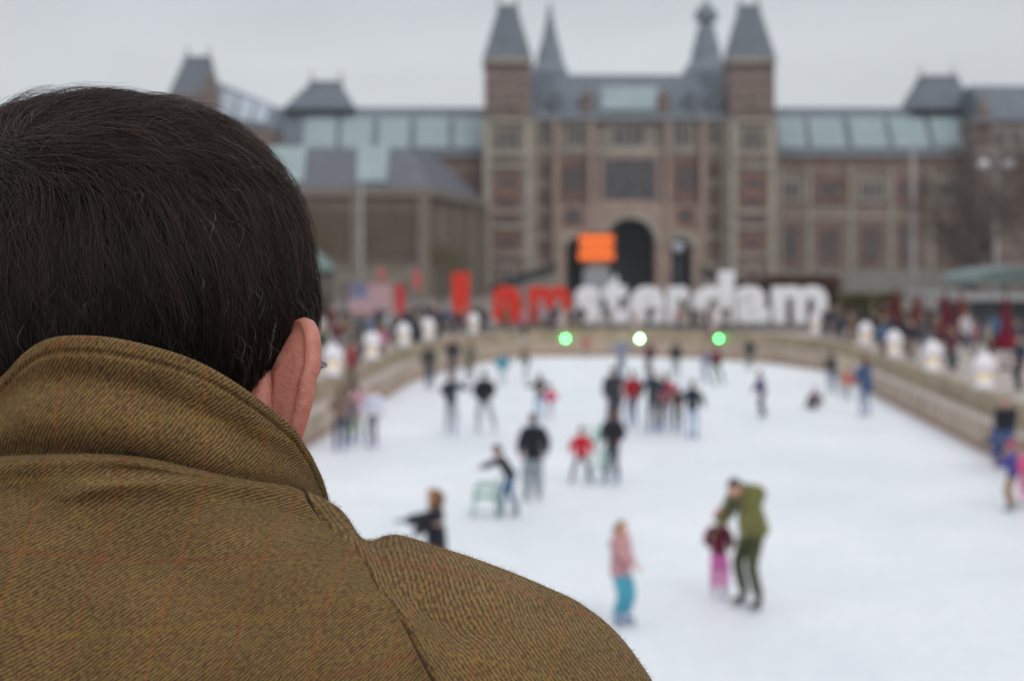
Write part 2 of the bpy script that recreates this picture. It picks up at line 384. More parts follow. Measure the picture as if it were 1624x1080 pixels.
def win(parent, *args, **kw):
    pane = kw.get('pane', m_pane2)
    w, bx = window(parent, *args, **kw)
    if parent.get('category'):                 # directly on the thing: its pane may be a sub-part
        p = MB(); p.box(*bx); p.build('pane', pane, w)
    else:                                      # window already a sub-part: pane inside its mesh
        me = w.data; b = bmesh.new(); b.from_mesh(me)
        q = MB(); q.box(*bx); a = np.array(q.v) - np.array(ORG[w.name]); vs = [b.verts.new(c) for c in a]
        for f in q.f: fc = b.faces.new([vs[i] for i in f]); fc.material_index = 1
        b.to_mesh(me); b.free(); me.materials.append(pane)
    return w
def bx(name, px0, px1, py0, py1, d, dep, m, parent=mus):
    a = MB(); a.box(X(px0, d), X(px1, d), d, d+dep, Z(py1, d), Z(py0, d)); return a.build(name, m, parent)
GB = 474     # row just under the ground line there

# wings
def wing(xa, xb, lo, hi):
    bx('wall', xa, xb, 247, GB, D0, 16, m_wall)
    bx('plinth', xa, xb, 430, GB, D0-.5, .497, m_grey)
    bx('cornice', xa, xb, 243, 249, D0-.9, 1.6, m_lead)
    bx('string_course', xa, xb, 340, 347, D0-.35, .347, m_pink)
    bx('frieze', xa, xb, 254, 262, D0-.3, .297, m_brickred)
    a = MB(); z0, z1 = Z(243, D0-.5), Z(171, D0+8)
    a.add([(X(xa, D0), D0-.4, z0), (X(xb, D0), D0-.4, z0), (X(xb, D0), D0+8, z1), (X(xa, D0), D0+8, z1), (X(xa, D0), D0+16, z0), (X(xb, D0), D0+16, z0)],
          [(0, 1, 2, 3), (3, 2, 5, 4), (0, 3, 4), (1, 5, 2), (0, 4, 5, 1)])
    rf = a.build('roof', m_slate, mus)
    return rf, z0, z1
def skylights(rf, z0, z1, spans, ytop=190, ybot=239, slant=0):
    for p0, p1 in spans:
        t0 = (Z(ybot, D0+1)-z0)/(z1-z0); t1 = (Z(ytop, D0+6)-z0)/(z1-z0)
        def P(px, t, o=0): y = D0-.4+8.4*t; return (X(px, D0+1+5*t), y-o, z0+(z1-z0)*t+o)
        s0, s1 = (slant*(p0-1200)/300, slant*(p1-1200)/300)
        a = MB(); v = [P(p0, t0, .02), P(p1, t0, .02), P(p1-s1, t1, .02), P(p0-s0, t1, .02), P(p0, t0, .35), P(p1, t0, .35), P(p1-s1, t1, .35), P(p0-s0, t1, .35)]
        a.add(v, [(3, 2, 1, 0), (4, 5, 6, 7), (0, 1, 5, 4), (1, 2, 6, 5), (2, 3, 7, 6), (3, 0, 4, 7)])
        for k in range(1, 5):
            u = p0+(p1-p0)*k/5; q = .36
            a.add([P(u-.6, t0, q), P(u+.6, t0, q), P(u+.6, t1, q), P(u-.6, t1, q)], [(0, 1, 2, 3)], 1)
        a.build('skylight', [m_sky, m_skybar], rf)
rfR, z0, z1 = wing(1228, 1548, 0, 0)
skylights(rfR, z0, z1, [(1234, 1277), (1284, 1340), (1350, 1407), (1414, 1472), (1480, 1534)], slant=7)
rfL, z0, z1 = wing(420, 770, 0, 0)
skylights(rfL, z0, z1, [(482, 534), (541, 592), (600, 650), (658, 712), (720, 767)])
for px in (1252, 1316, 1382, 1442, 1504):          # tall lower windows
    win(mus, px-13, px+13, 362, 412, D0-.1, m_brickred, m_dark)
for k, px in enumerate((1250, 1317, 1383, 1446, 1508)):
    if k % 2: win(mus, px-20, px+20, 286, 312, D0-.1, m_brickred, m_pane2, mull=2, surround=.7)
    else: win(mus, px-19, px+19, 288, 316, D0-.1, m_stone, m_pane2, mull=3, surround=.5)
for px in (1238, 1284, 1350, 1414, 1478): bx('pilaster', px-3, px+3, 262, 430, D0-.5, .49, m_stone)
for px in (735, 752): win(mus, px-5, px+5, 280, 300, D0-.1, m_brickred, m_dark)
# small square tower roofs over the wings
def hip(name, b0, b1, yb, t0, t1, yt, d, dep, m=m_slate, parent=mus, fin=True):
    a = MB(); c = dep/2; k = (t1-t0)/(b1-b0)
    a.frustum(X(b0, d), X(b1, d), d, d+dep, Z(yb, d), X(t0, d), X(t1, d), d+c-c*k, d+c+c*k, Z(yt, d))
    # cresting on the flat top
    a.box(X(t0, d)-.15, X(t1, d)+.15, d+c-c*k-.15, d+c+c*k+.15, Z(yt, d), Z(yt, d)+.35)
    if fin:
        for px in (t0, t1): a.lathe(X(px, d), d+c, [(.22, Z(yt, d)+.3), (.12, Z(yt, d)+1.2), (.25, Z(yt, d)+1.5), (.02, Z(yt, d)+2.4)], 6)
    return a.build(name, m, parent)
hip('pavilion_roof', 447, 562, 173, 487, 534, 128, D0+5, 12)
hip('pavilion_roof', 1446, 1552, 172, 1474, 1526, 120, D0+5, 11)
# right end pavilion with gable
bx('end_pavilion', 1548, 1720, 190, GB, D0-6, 18, m_tower)
a = MB(); d = D0-6
a.prism([(X(1544, d), Z(200, d)), (X(1572, d), Z(200, d)), (X(1558, d), Z(148, d))], d-.6, d-.003); a.build('gable', m_tower, mus)
a = MB(); a.frustum(X(1560, d), X(1722, d), d-.5, d+18.5, Z(190, d), X(1562, d), X(1700, d), d+7, d+11, Z(128, d)); a.build('roof', m_slate, mus)
for px in (1585, 1612, 1640): win(mus, px-8, px+8, 205, 235, d-.1, m_stone, m_dark)
bx('cornice', 1545, 1722, 187, 193, d-.8, 1.0, m_lead)
# left end pavilion, its gable, and the glass roof falling away behind the annex
d = D0-8
bx('end_pavilion', 268, 332, 150, GB, d, 16, m_tower)
hip('pavilion_roof', 266, 336, 150, 287, 322, 90, d, 10)
a = MB(); a.prism([(X(315, d), Z(170, d)), (X(352, d), Z(170, d)), (X(333, d), Z(110, d))], d-.8, d-.003); a.build('gable', m_tower, mus)
bx('end_wing', 332, 432, 200, GB, d+1, 14, m_tower)
a = MB()
a.add([(X(334, d), d+.6, Z(196, d)), (X(432, d), d+.6, Z(205, d)), (X(424, d), d+8, Z(160, d)), (X(334, d), d+8, Z(122, d)), (X(334, d), d+15, Z(196, d)), (X(432, d), d+15, Z(205, d))],
      [(0, 1, 2, 3), (3, 2, 5, 4), (0, 3, 4), (1, 5, 2), (0, 4, 5, 1)])
rf = a.build('roof', m_slate2, mus)
a = MB()
for p0, p1 in ((342, 366), (370, 394), (398, 418)):
    def P2(px, t, o): yy = d+.6+7.4*t; f0 = (px-334)/98; zb = Z(196+9*f0, d); zt = Z(122+38*f0, d); return (X(px, d), yy-o, zb+(zt-zb)*t+o)
    a.add([P2(p0, .15, .3), P2(p1, .15, .3), P2(p1, .8, .3), P2(p0, .8, .3), P2(p0, .15, .02), P2(p1, .15, .02), P2(p1, .8, .02), P2(p0, .8, .02)],
          [(0, 1, 2, 3), (4, 7, 6, 5), (0, 4, 5, 1), (1, 5, 6, 2), (2, 6, 7, 3), (3, 7, 4, 0)])
a.build('skylight', mat('roof_glass_pale', S(160, 170, 178), .3, .5, .1, .3), rf)

# central block with three arches
def arch_wall(name, px0, px1, py0, d, dep, arches, m, parent=mus):
    """wall with round-headed openings: arches = (centre px, half width px, spring py)"""
    a = MB(); x0, x1 = X(px0, d), X(px1, d); z1 = Z(py0, d); z0 = MG-.3
    cur = x0
    for c, hw, sp in sorted(arches):
        cx_, h = X(c, d), hw/F*d; zs = Z(sp, d)
        a.box(cur, cx_-h, d, d+dep, z0, z1)
        n = 14; pts = [(cx_-h*math.cos(math.pi*i/n), zs+h*math.sin(math.pi*i/n)) for i in range(n+1)]
        for i in range(n):
            (xa, za), (xb, zb) = pts[i], pts[i+1]
            v = [(xa, d, za), (xb, d, zb), (xb, d, z1), (xa, d, z1), (xa, d+dep, za), (xb, d+dep, zb), (xb, d+dep, z1), (xa, d+dep, z1)]
            a.add(v, [(0, 1, 2, 3), (7, 6, 5, 4), (0, 4, 5, 1), (3, 2, 6, 7)])
        cur = cx_+h
    a.box(cur, x1, d, d+dep, z0, z1)
    return a.build(name, m, parent)
DC = D0-3
AR = [(1000, 40, 386), (916, 18, 394), (1081, 17, 394)]
arch_wall('wall', 843, 1156, 190, DC, 5, AR, m_centre)
arch_wall('gate_front', 884, 1112, 325, DC-1.6, 1.597, AR, m_pink)
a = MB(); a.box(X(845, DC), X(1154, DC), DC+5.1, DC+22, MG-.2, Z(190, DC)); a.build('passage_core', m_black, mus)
# round arch mouldings
for c, hw, sp in AR:
    a = MB(); dd = DC-1.6; h0 = hw/F*dd; h1 = h0+.9; cx_ = X(c, dd); zs = Z(sp, dd); n = 16
    for i in range(n):
        w0, w1 = math.pi*i/n, math.pi*(i+1)/n
        q = [(cx_-h0*math.cos(w0), zs+h0*math.sin(w0)), (cx_-h1*math.cos(w0), zs+h1*math.sin(w0)), (cx_-h1*math.cos(w1), zs+h1*math.sin(w1)), (cx_-h0*math.cos(w1), zs+h0*math.sin(w1))]
        a.prism(q, dd-.35, dd-.003)
    a.build('arch_moulding', m_stone, mus)
bx('roof_edge', 843, 1156, 182, 191, DC-1.2, 2.2, m_lead)
a = MB(); d = DC
a.frustum(X(843, d), X(1156, d), d-.6, d+20, Z(186, d), X(888, d+9), X(1100, d+9), d+9, d+11, Z(119, d+9)); rfC = a.build('roof', m_slate, mus)
def onslope(px, t): return (X(px, d+8*t), d-.6+9.6*t, Z(186, d)+(Z(119, d+9)-Z(186, d))*t)
a = MB()
v = [onslope(954, .12), onslope(1042, .12), onslope(1042, .66), onslope(954, .66)]
a.add([(x, y-.45, z+.3) for x, y, z in v]+v, [(0, 1, 2, 3), (4, 7, 6, 5), (0, 4, 5, 1), (1, 5, 6, 2), (2, 6, 7, 3), (3, 7, 4, 0)]); a.build('skylight', m_sky, rfC)
for px in (930, 1053, 880, 1095, 1130):
    a = MB(); x, y, z = onslope(px, .12); w = .8
    a.box(x-w, x+w, y-.5, y+2.2, z, z+2.2); a.prism([(x-w-.3, z+2.2), (x+w+.3, z+2.2), (x, z+3.8)], y-.6, y+2.6); a.build('dormer', m_tower if px in (930, 1053) else m_slate, rfC)
for p0, p1 in ((849, 875), (898, 926), (972, 1022), (1068, 1096), (1122, 1148)):
    win(mus, p0, p1, 200, 232, DC-.1, m_stone, m_pane2, mull=3 if p1-p0 > 40 else 2, surround=.6)
win(mus, 957, 1041, 252, 318, DC-.5, m_pink, mat('great_window_pane', S(48, 48, 56), .6, .2, .15, .4), mull=0, surround=.9)
bx('string_course', 930, 1066, 236, 246, DC-.9, .897, m_stone)
bx('string_course', 843, 1156, 238, 244, DC-.4, .397, m_stone)
for p0, p1 in ((884, 934), (1064, 1112)):
    win(mus, p0+9, p1-9, 262, 306, DC-.2, m_brickred, m_stone, mull=1, surround=1.0)
    win(mus, p0+14, p1-14, 334, 352, DC-1.75, m_brickred, m_stone, mull=0, surround=.5)
for px in (848, 882, 938, 1060, 1116, 1151): bx('buttress', px-4, px+4, 192, GB, DC-2.1, 2.09, m_pink if 860 < px < 1140 else m_stone)
for px in (864, 1133):
    for py in (270, 312, 352, 392): win(mus, px-7, px+7, py-10, py+10, DC-.1, m_brickred, m_pane2, mull=1, surround=.35)
# twin towers
def tower(p0, p1, label):
    d = D0-6; tw = bx('tower', p0, p1, 96, GB, d, 8.2, m_tower); tw['label'] = label
    a = MB()
    for px in (p0+1, p1-9): a.box(X(px-2, d), X(px+10, d), d-.45, d-.003, MG, Z(192, d))
    for py in (192, 246, 264, 336, 360, 404): a.box(X(p0-1, d), X(p1+1, d), d-.6, d-.46, Z(py+3, d), Z(py-3, d))
    a.build('stone_trim', m_stone, tw)
    bx('eave_band', p0-3, p1+3, 92, 100, d-.7, 9.5, m_stone, tw)
    c = (p0+p1)/2
    for q in (-18, 0, 18): win(tw, c+q-4, c+q+4, 142, 166, d-.1, m_pink, m_pane2, mull=0, surround=.35)
    for q in (-15, 0, 15): win(tw, c+q-4.5, c+q+4.5, 206, 238, d-.1, m_stone, m_pane2, mull=0, surround=.4)
    for py in (292, 322, 352, 386): win(tw, c-12, c+12, py-9, py+8, d-.1, m_brickred, m_pane2, mull=1, surround=.7)
    win(tw, c-6, c+6, 424, 450, d-.1, m_stone, m_dark, mull=0, surround=.4)
    r = hip('tower_roof', p0-3, p1+3, 95, c-15, c+15, 7, d-.3, 8.8, m_slate, tw)
tower(768, 842, 'left brick tower'); tower(1158, 1229, 'right brick tower')
# spire and lantern turret behind
def oct_(name, px, d, prof, m=m_slate2, lab=None):
    a = MB(); a.lathe(X(px, d), d, [(w/2/F*d, Z(py, d)) for w, py in prof], 8, 0, False); o = a.build(name, m, mus)
    if lab: o['label'] = lab
oct_('spire', 872, D0+14, [(62, 190), (60, 116), (54, 110), (44, 100), (32, 74), (24, 62), (16, 42), (11, 28), (7, 18), (9, 15), (4, 12), (1, 0)], lab='pointed slate spire')
oct_('turret', 1120, D0+14, [(78, 190), (76, 118), (66, 108), (50, 96), (42, 74), (34, 60), (28, 46), (22, 42), (22, 36), (36, 33), (37, 20), (30, 17), (22, 11), (12, 8), (6, 2), (2, -4)], lab='slate turret with a bulbous lantern top')

# ------------------------------------------------------------------ lower annex in front of the left wing
DA = 205.0
anx = thing('annex_building', 'low brown brick annex with blind panels and a slate roof holding two glass strips', 'building', (X(600, DA), DA, PZ))
m_annex = mat('annex_brick', S(112, 97, 86), .9, .2, .14, .35)
m_annex2 = mat('annex_brick_panel', S(92, 78, 70), .9, .2, .14, .35)
m_cream = mat('annex_cornice', S(124, 114, 103), .9, .2, .1, .5)
m_slate3 = mat('annex_slate', S(92, 94, 101), .65, .3, .14, .5)
pz = Z(474, DA)
def ab(name, p0, p1, y0, y1, off, dep, m, par=anx):
    a = MB(); a.box(X(p0, DA), X(p1, DA), DA+off, DA+off+dep, Z(y1, DA), Z(y0, DA)); return a.build(name, m, par)
# main body with a flank that runs back towards the museum
x0, x1, x2 = X(360, DA), X(682, DA), X(770, DA+40)
a = MB(); zb, zt = PZ-.1, Z(312, DA)
a.add([(x0, DA, zb), (x1, DA, zb), (x2, DA+40, zb), (x0, DA+40, zb), (x0, DA, zt), (x1, DA, zt), (x2, DA+40, zt), (x0, DA+40, zt)],
      [(3, 2, 1, 0), (4, 5, 6, 7), (0, 1, 5, 4), (1, 2, 6, 5), (2, 3, 7, 6), (3, 0, 4, 7)]); a.build('wall', m_annex, anx)
a = MB(); zc0, zc1 = Z(313, DA), Z(299, DA)
a.add([(x0-.6, DA-.7, zc0), (x1+.5, DA-.7, zc0), (x2+.5, DA+40, zc0), (x0-.6, DA+40.5, zc0), (x0-.6, DA-.7, zc1), (x1+.5, DA-.7, zc1), (x2+.5, DA+40, zc1), (x0-.6, DA+40.5, zc1)],
      [(3, 2, 1, 0), (4, 5, 6, 7), (0, 1, 5, 4), (1, 2, 6, 5), (2, 3, 7, 6), (3, 0, 4, 7)]); a.build('cornice', m_cream, anx)
a = MB(); zr0, zr1 = zc1+.004, Z(236, DA+9)
a.add([(x0, DA-.5, zr0), (x1+.3, DA-.5, zr0), (x2, DA+39, zr0), (x0, DA+39, zr0), (x0+1, DA+9, zr1), (X(650, DA+9), DA+9, zr1), (X(700, DA+32), DA+32, zr1), (x0+1, DA+30, zr1)],
      [(3, 2, 1, 0), (4, 5, 6, 7), (0, 1, 5, 4), (1, 2, 6, 5), (2, 3, 7, 6), (3, 0, 4, 7)]); rA = a.build('roof', m_slate3, anx)
def aslope(px, t, o): return (X(px, DA+8*t), DA-.5+9.5*t-o, zr0+(zr1-zr0)*t+o)
for p0, p1 in ((424, 486), (566, 617)):
    a = MB(); v = [aslope(p0, .12, .3), aslope(p1-4, .12, .3), aslope(p1, 1.0, .3), aslope(p0, 1.0, .3)]; w = [aslope(p0, .12, 0), aslope(p1-4, .12, 0), aslope(p1, 1.0, 0), aslope(p0, 1.0, 0)]
    a.add(v+w, [(0, 1, 2, 3), (4, 7, 6, 5), (0, 4, 5, 1), (1, 5, 6, 2), (2, 6, 7, 3), (3, 7, 4, 0)])
    for k in (1, 2, 3):
        q = p0+(p1-p0)*k/4; a.add([aslope(q-.7, .12, .32), aslope(q+.7, .12, .32), aslope(q+.7, 1, .32), aslope(q-.7, 1, .32)], [(0, 1, 2, 3)], 1)
    a.build('skylight', [mat('annex_roof_glass', S(138, 154, 153), .4, .3, .1, .3), m_skybar], rA)
for px in (452, 566, 672): ab('pilaster', px-9, px+9, 314, 474, -.6, .597, m_cream)
for p0, p1 in ((464, 555), (578, 660)): ab('blind_panel', p0, p1, 336, 410, -.12, .117, m_annex2)
ab('plinth', 360, 682, 424, 474, -.35, .347, m_cream)
for t in (.15, .42, .7, .95):
    a = MB(); xx, yy = x1+(x2-x1)*t, DA+40*t; a.box(xx-.3, xx+.75, yy-.6, yy+.6, zb, Z(330, yy)); a.build('flank_pilaster', m_cream, anx)

# ------------------------------------------------------------------ stairs, hedges, kiosk
m_stairdark = mat('stair_dark_stone', S(48, 50, 54), .8, .2, .2, .6)
def stair(p0, p1, ylo, yhi, d, flip, label):
    t = thing('entrance_stair', label, 'stairs', (X((p0+p1)/2, d), d, PZ))
    a = MB(); n = 12
    for k in range(n):
        f0, f1 = k/n, (k+1)/n
        if flip: xa, xb = X(p1-(p1-p0)*f1, d), X(p1-(p1-p0)*f0, d)
        else: xa, xb = X(p0+(p1-p0)*f0, d), X(p0+(p1-p0)*f1, d)
        a.box(xa, xb, d, d+4, PZ-.1, Z(ylo+8-(ylo-yhi)*f1, d)-1.0)
    a.build('steps', m_grey, t)
    a = MB(); q = (lambda px: X(px, d))
    if flip: pts = [(q(p1), Z(ylo+14, d)), (q(p1), Z(ylo, d)), (q(p0), Z(yhi, d)), (q(p0), Z(yhi+14, d))]
    else: pts = [(q(p0), Z(ylo+14, d)), (q(p1), Z(yhi+14, d)), (q(p1), Z(yhi, d)), (q(p0), Z(ylo, d))]
    a.prism(pts if not flip else pts[::-1], d-.4, d-.003); a.build('parapet', m_stairdark, t)
stair(776, 882, 452, 416, 215, False, 'dark sloping stair parapet climbing to the left side of the gateway')
stair(1112, 1190, 448, 424, 215, True, 'dark sloping stair parapet climbing to the right side of the gateway')
m_hedge = None
def leafmat(name, c1, c2):
    m, nt, b = nmat(name); N = nt.nodes; L = nt.links
    tc = N.new('ShaderNodeTexCoord'); n = N.new('ShaderNodeTexNoise'); n.inputs['Scale'].default_value = 3; n.inputs['Detail'].default_value = 6; L.new(tc.outputs['Object'], n.inputs['Vector'])
    r = N.new('ShaderNodeValToRGB'); L.new(n.outputs[0], r.inputs[0]); r.color_ramp.elements[0].color = tuple(c1)+(1,); r.color_ramp.elements[1].color = tuple(c2)+(1,)
    r.color_ramp.elements[0].position = .35; r.color_ramp.elements[1].position = .65
    L.new(r.outputs[0], b.inputs['Base Color']); b.inputs['Roughness'].default_value = .8; return m
def hedge(p0, p1, y0, d, m, label):
    x0, x1 = X(p0, d), X(p1, d); zt = Z(y0, d); rr = random.Random(int(p0))
    t = thing('hedge', label, 'hedge', ((x0+x1)/2, d, PZ))
    a = MB(); a.box(x0+.2, x1-.2, d+.2, d+1.6, PZ, zt-.2)
    a.build('stems', mat('hedge_core', S(52, 44, 36), .9, .1, .3, 4), t)
    a = MB()
    for _ in range(3500):
        f = rr.random()
        x = rr.uniform(x0, x1)
        if f < .6: y, z = d+rr.uniform(-.05, .3), rr.uniform(PZ+.1, zt)
        else: y, z = d+rr.uniform(0, 1.8), zt+rr.uniform(-.25, .08)
        s = .12; v = [Vector((x, y, z))+Vector((rr.gauss(0, s), rr.gauss(0, s), rr.gauss(0, s))) for _ in range(3)]
        a.add(v, [(0, 1, 2)])
    a.build('foliage', m, t)
hedge(1226, 1332, 441, 112, leafmat('beech_leaves', S(66, 40, 28), S(112, 74, 52)), 'tall reddish brown beech hedge behind the last white letters')
hedge(1190, 1228, 446, 118, leafmat('beech_leaves_b', S(70, 46, 34), S(110, 78, 58)), 'short reddish hedge between the letters d and a, set farther back')
hedge(1336, 1432, 470, 106, leafmat('olive_leaves', S(66, 62, 34), S(112, 106, 62)), 'low olive green hedge right of the last letter')

# pavilion kiosk at the right edge
DK = 80.0; kk = thing('kiosk', 'dark glass kiosk with a pale green curved canopy at the right edge of the frame', 'kiosk', (X(1620, DK), DK, PZ))
m_kg = mat('kiosk_glass', S(56, 62, 74), .3, .5, .3, .8); m_teal = mat('canopy_teal', S(98, 114, 110), .5, .4, .15, .8); m_kw = mat('kiosk_fascia', S(150, 152, 152), .5, .4, .06, 2)
a = MB(); a.box(X(1546, DK), X(1760, DK), DK, DK+7, PZ, Z(476, DK)); a.build('glass_wall', m_kg, kk)
for px in (1546, 1586, 1626, 1666, 1706, 1752): a = MB(); a.box(X(px, DK)-.05, X(px, DK)+.12, DK-.08, DK-.003, PZ, Z(478, DK)); a.build('mullion', plain((80, 84, 88)), kk)
a = MB(); a.box(X(1500, DK), X(1770, DK), DK-1.2, DK+8, Z(476, DK)+.003, Z(464, DK)); a.build('fascia', m_kw, kk)
a = MB(); n = 10
pts = []
for i in range(n+1):
    w = math.pi*i/n; pts.append((X(1650, DK)-(X(1760, DK)-X(1540, DK))/2*math.cos(w), Z(450, DK)+math.sin(w)**.7*.95))
a.prism(pts, DK-1.0, DK+6)
for i in range(14):
    px = 1548+i*15; a.box(X(px, DK), X(px, DK)+.1, DK-1.06, DK-1.003, Z(450, DK), Z(450, DK)+.7, 1)
a.build('canopy', [m_teal, plain((84, 100, 96))], kk)
a = MB()
for px in (1556, 1640, 1720): a.box(X(px, DK), X(px, DK)+.12, DK+1, DK+1.12, Z(464, DK), Z(449, DK))
a.build('canopy_post', plain((110, 112, 112)), kk)
# stall beside it
DT = 92.0; st = thing('market_stall', 'low dark stall with pale counter left of the glass kiosk', 'stall', (X(1500, DT), DT, PZ))
a = MB(); a.box(X(1462, DT), X(1542, DT), DT, DT+3, PZ, Z(494, DT)); a.build('body', plain((62, 64, 70)), st)
a = MB(); a.box(X(1456, DT), X(1546, DT), DT-.5, DT+3.3, Z(474, DT), Z(466, DT)); a.build('roof', plain((112, 112, 112)), st)
a = MB()
for px in (1460, 1500, 1540): a.box(X(px, DT), X(px, DT)+.1, DT-.4, DT-.3, PZ, Z(474, DT))
a.build('post', plain((80, 80, 84)), st)
a = MB(); a.box(X(1464, DT), X(1540, DT), DT-.6, DT-.05, Z(506, DT), Z(498, DT)); a.build('counter', plain((150, 146, 140)), st)

# folded parasols
m_mar = mat('parasol_cloth', S(112, 22, 46), .8, .2, .2, 3); m_rust = mat('parasol_cloth_rust', S(128, 50, 38), .8, .2, .2, 3)
def parasol(px, d, ht, m, label, wide=1.0):
    x = X(px, d); t = thing('folded_parasol', label, 'parasol', (x, d, PZ), 0, 'folded parasols by the kiosk')
    a = MB(); a.lathe(x, d, [(.28, PZ), (.28, PZ+.08), (.04, PZ+.1), (.03, PZ+ht)], 10); a.build('pole', plain((90, 60, 50)), t)
    a = MB(); n = 16; prof = [(.30*wide, .75), (.33*wide, .9), (.20*wide, 1.25), (.17, 1.6), (.12, 2.2), (.05, ht-.05), (.02, ht)]
    v = []; f = []
    for r, z in prof:
        for k in range(n): w = 2*math.pi*k/n; q = r*(1+.22*math.cos(8*w)); v.append((x+q*math.cos(w), d+q*math.sin(w), PZ+z))
    for i in range(len(prof)-1):
        for k in range(n): f.append((i*n+k, i*n+(k+1) % n, (i+1)*n+(k+1) % n, (i+1)*n+k))
    f.append(tuple(range(n-1, -1, -1))); a.add(v, f, 0, True); a.build('canopy', m, t)
    a = MB(); a.lathe(x, d, [(.19, PZ+1.52), (.2, PZ+1.6), (.185, PZ+1.68)], 10); a.build('tie_strap', plain((70, 20, 30)), t)
parasol(1596, 58, 2.85, m_mar, 'largest maroon folded parasol, in front of the glass kiosk', 1.5)
parasol(1500, 66, 2.9, m_mar, 'slim maroon folded parasol above the second lantern from the right')
parasol(1524, 78, 2.7, m_rust, 'rust red folded parasol just left of the glass kiosk')
parasol(1455, 84, 2.5, m_rust, 'rust red folded parasol beside the tall pale pole')
parasol(1420, 90, 2.8, m_mar, 'thin maroon folded parasol left of the tall pale pole')

# poles and lamps
m_pole = mat('pole_pale', S(150, 150, 148), .5, .4, .05, 2)
def pole(px, ytop, d, label, r=.13):
    x = X(px, d); t = thing('flag_pole', label, 'pole', (x, d, PZ)); zt = Z(ytop, d)
    a = MB(); a.lathe(x, d, [(r*1.0, PZ), (r, PZ+4), (r*.6, zt)], 10); a.build('shaft', m_pole, t)
    a = MB(); a.lathe(x, d, [(r*2.2, PZ), (r*2.2, PZ+.25), (r*1.3, PZ+.4)], 10); a.build('base', m_pole, t)
    a = MB(); a.ball((x, d, zt+.1), .16, 8, 6); a.build('cap', m_pole, t)
pole(1448, 232, 129, 'tall pale pole standing in front of the right wing', .22)
pole(573, 292, 150, 'tall pale pole standing in front of the left annex', .2)
d = 110; x = X(1580, d); t = thing('street_lamp', 'tall double-armed street lamp with white globes in front of the bare tree', 'street lamp', (x, d, PZ))
a = MB(); a.lathe(x, d, [(.28, PZ), (.2, PZ+.5), (.15, PZ+2), (.13, Z(240, d))], 10); a.build('post', m_pole, t)
for s in (-1, 1):
    a = MB(); zt = Z(240, d); a.tube([(x, d, zt-.4), (x+s*.4, d, zt+.1), (x+s*.85, d, zt), (x+s*.9, d, zt-.5)], .07, 6); a.build('arm', m_pole, t)
    a = MB(); a.ball((x+s*.92, d, zt-.95), .42, 12, 8, 0, (1, 1, .8)); a.build('globe', mat('globe_white%d' % (s+1), S(215, 215, 222), .3, .5, .03, 3), t)
d = 165; x = X(1076, d); t = thing('street_lamp', 'black street lamp with one white globe before the right small arch', 'street lamp', (x, d, PZ))
a = MB(); a.lathe(x, d, [(.55, PZ), (.5, PZ+1.2), (.35, PZ+1.6), (.3, Z(406, d))], 8); a.build('post', plain((48, 50, 54)), t)
a = MB(); a.ball((x, d, Z(392, d)), .62, 12, 8); a.build('globe', mat('globe_pale', S(190, 192, 198), .3, .5, .03, 3), t)
a = MB(); a.lathe(x, d, [(.7, Z(383, d)), (.4, Z(379, d)), (.05, Z(374, d))], 8); a.build('cap', plain((60, 62, 66)), t)

# orange message board
d = 150; t = thing('message_board', 'bright orange electronic message board on a trailer before the gateway', 'message board', (X(946, d), d, PZ))
a = MB(); a.box(X(915, d), X(977, d), d, d+.5, Z(417, d), Z(369, d)); a.build('housing', plain((60, 40, 34)), t)
m_or = mat('led_orange', (.8, .2, .03), .5, emit=(1.0, .13, .018), es=.66); m_or2 = mat('led_orange_dim', (.4, .1, .02), .5, emit=(.3, .03, .01), es=.2)
a = MB(); a.box(X(917.5, d), X(974.5, d), d-.03, d-.003, Z(415, d), Z(371, d)); a.build('backlight', m_or2, t)
for row, (pa, pb) in enumerate(((919, 973), (922, 970), (918, 974))):
    y0 = 374+row*14.0; a = MB(); a.box(X(pa, d), X(pb, d), d-.06, d-.033, Z(y0+8.8, d), Z(y0, d)); a.build('lit_row', m_or, t)
a = MB()
for px in (930, 962): a.box(X(px, d)-.1, X(px, d)+.1, d+.1, d+.3, PZ+.5, Z(417, d))
a.build('mast', plain((120, 122, 126)), t)
a = MB(); a.box(X(926, d), X(968, d), d-.6, d+1.4, PZ+.4, Z(428, d)); a.build('trailer_body', plain((150, 152, 158)), t)
for px in (934, 960):
    a = MB(); cx_ = X(px, d); nn = 14
    a.prism([(cx_+.38*math.cos(2*math.pi*k/nn), PZ+.38+.38*math.sin(2*math.pi*k/nn)) for k in range(nn)], d-.85, d-.603); a.build('wheel', plain((40, 40, 42)), t)

# souvenir stall with the striped flag banner
d = 92; t = thing('souvenir_stall', 'souvenir stall with a stars and stripes flag banner beyond the left lanterns', 'stall', (X(590, d), d, PZ))
a = MB(); a.box(X(540, d), X(640, d), d, d+3, PZ, Z(503, d)); a.build('counter', plain((120, 116, 112)), t)
a = MB(); a.box(X(536, d), X(646, d), d-.3, d+3.2, Z(446, d), Z(441, d)); a.build('roof', plain((132, 126, 112)), t)
a = MB()
for px in (540, 588, 640): a.box(X(px, d)-.05, X(px, d)+.05, d-.1, d, PZ, Z(446, d)); a.box(X(px, d)-.05, X(px, d)+.05, d+2.8, d+2.9, PZ, Z(446, d))
a.build('post', plain((96, 96, 96)), t)
a = MB(); x0, x1 = X(555, d), X(622, d); za, zb = Z(497, d), Z(448, d); hh = (zb-za)/13
for k in range(13):
    a.box(x0 if k < 6 else x0+(x1-x0)*.42, x1, d-.16, d-.13, za+hh*k, za+hh*(k+1), k % 2)
a.box(x0, x0+(x1-x0)*.42, d-.17, d-.13, za+hh*6, zb, 2)
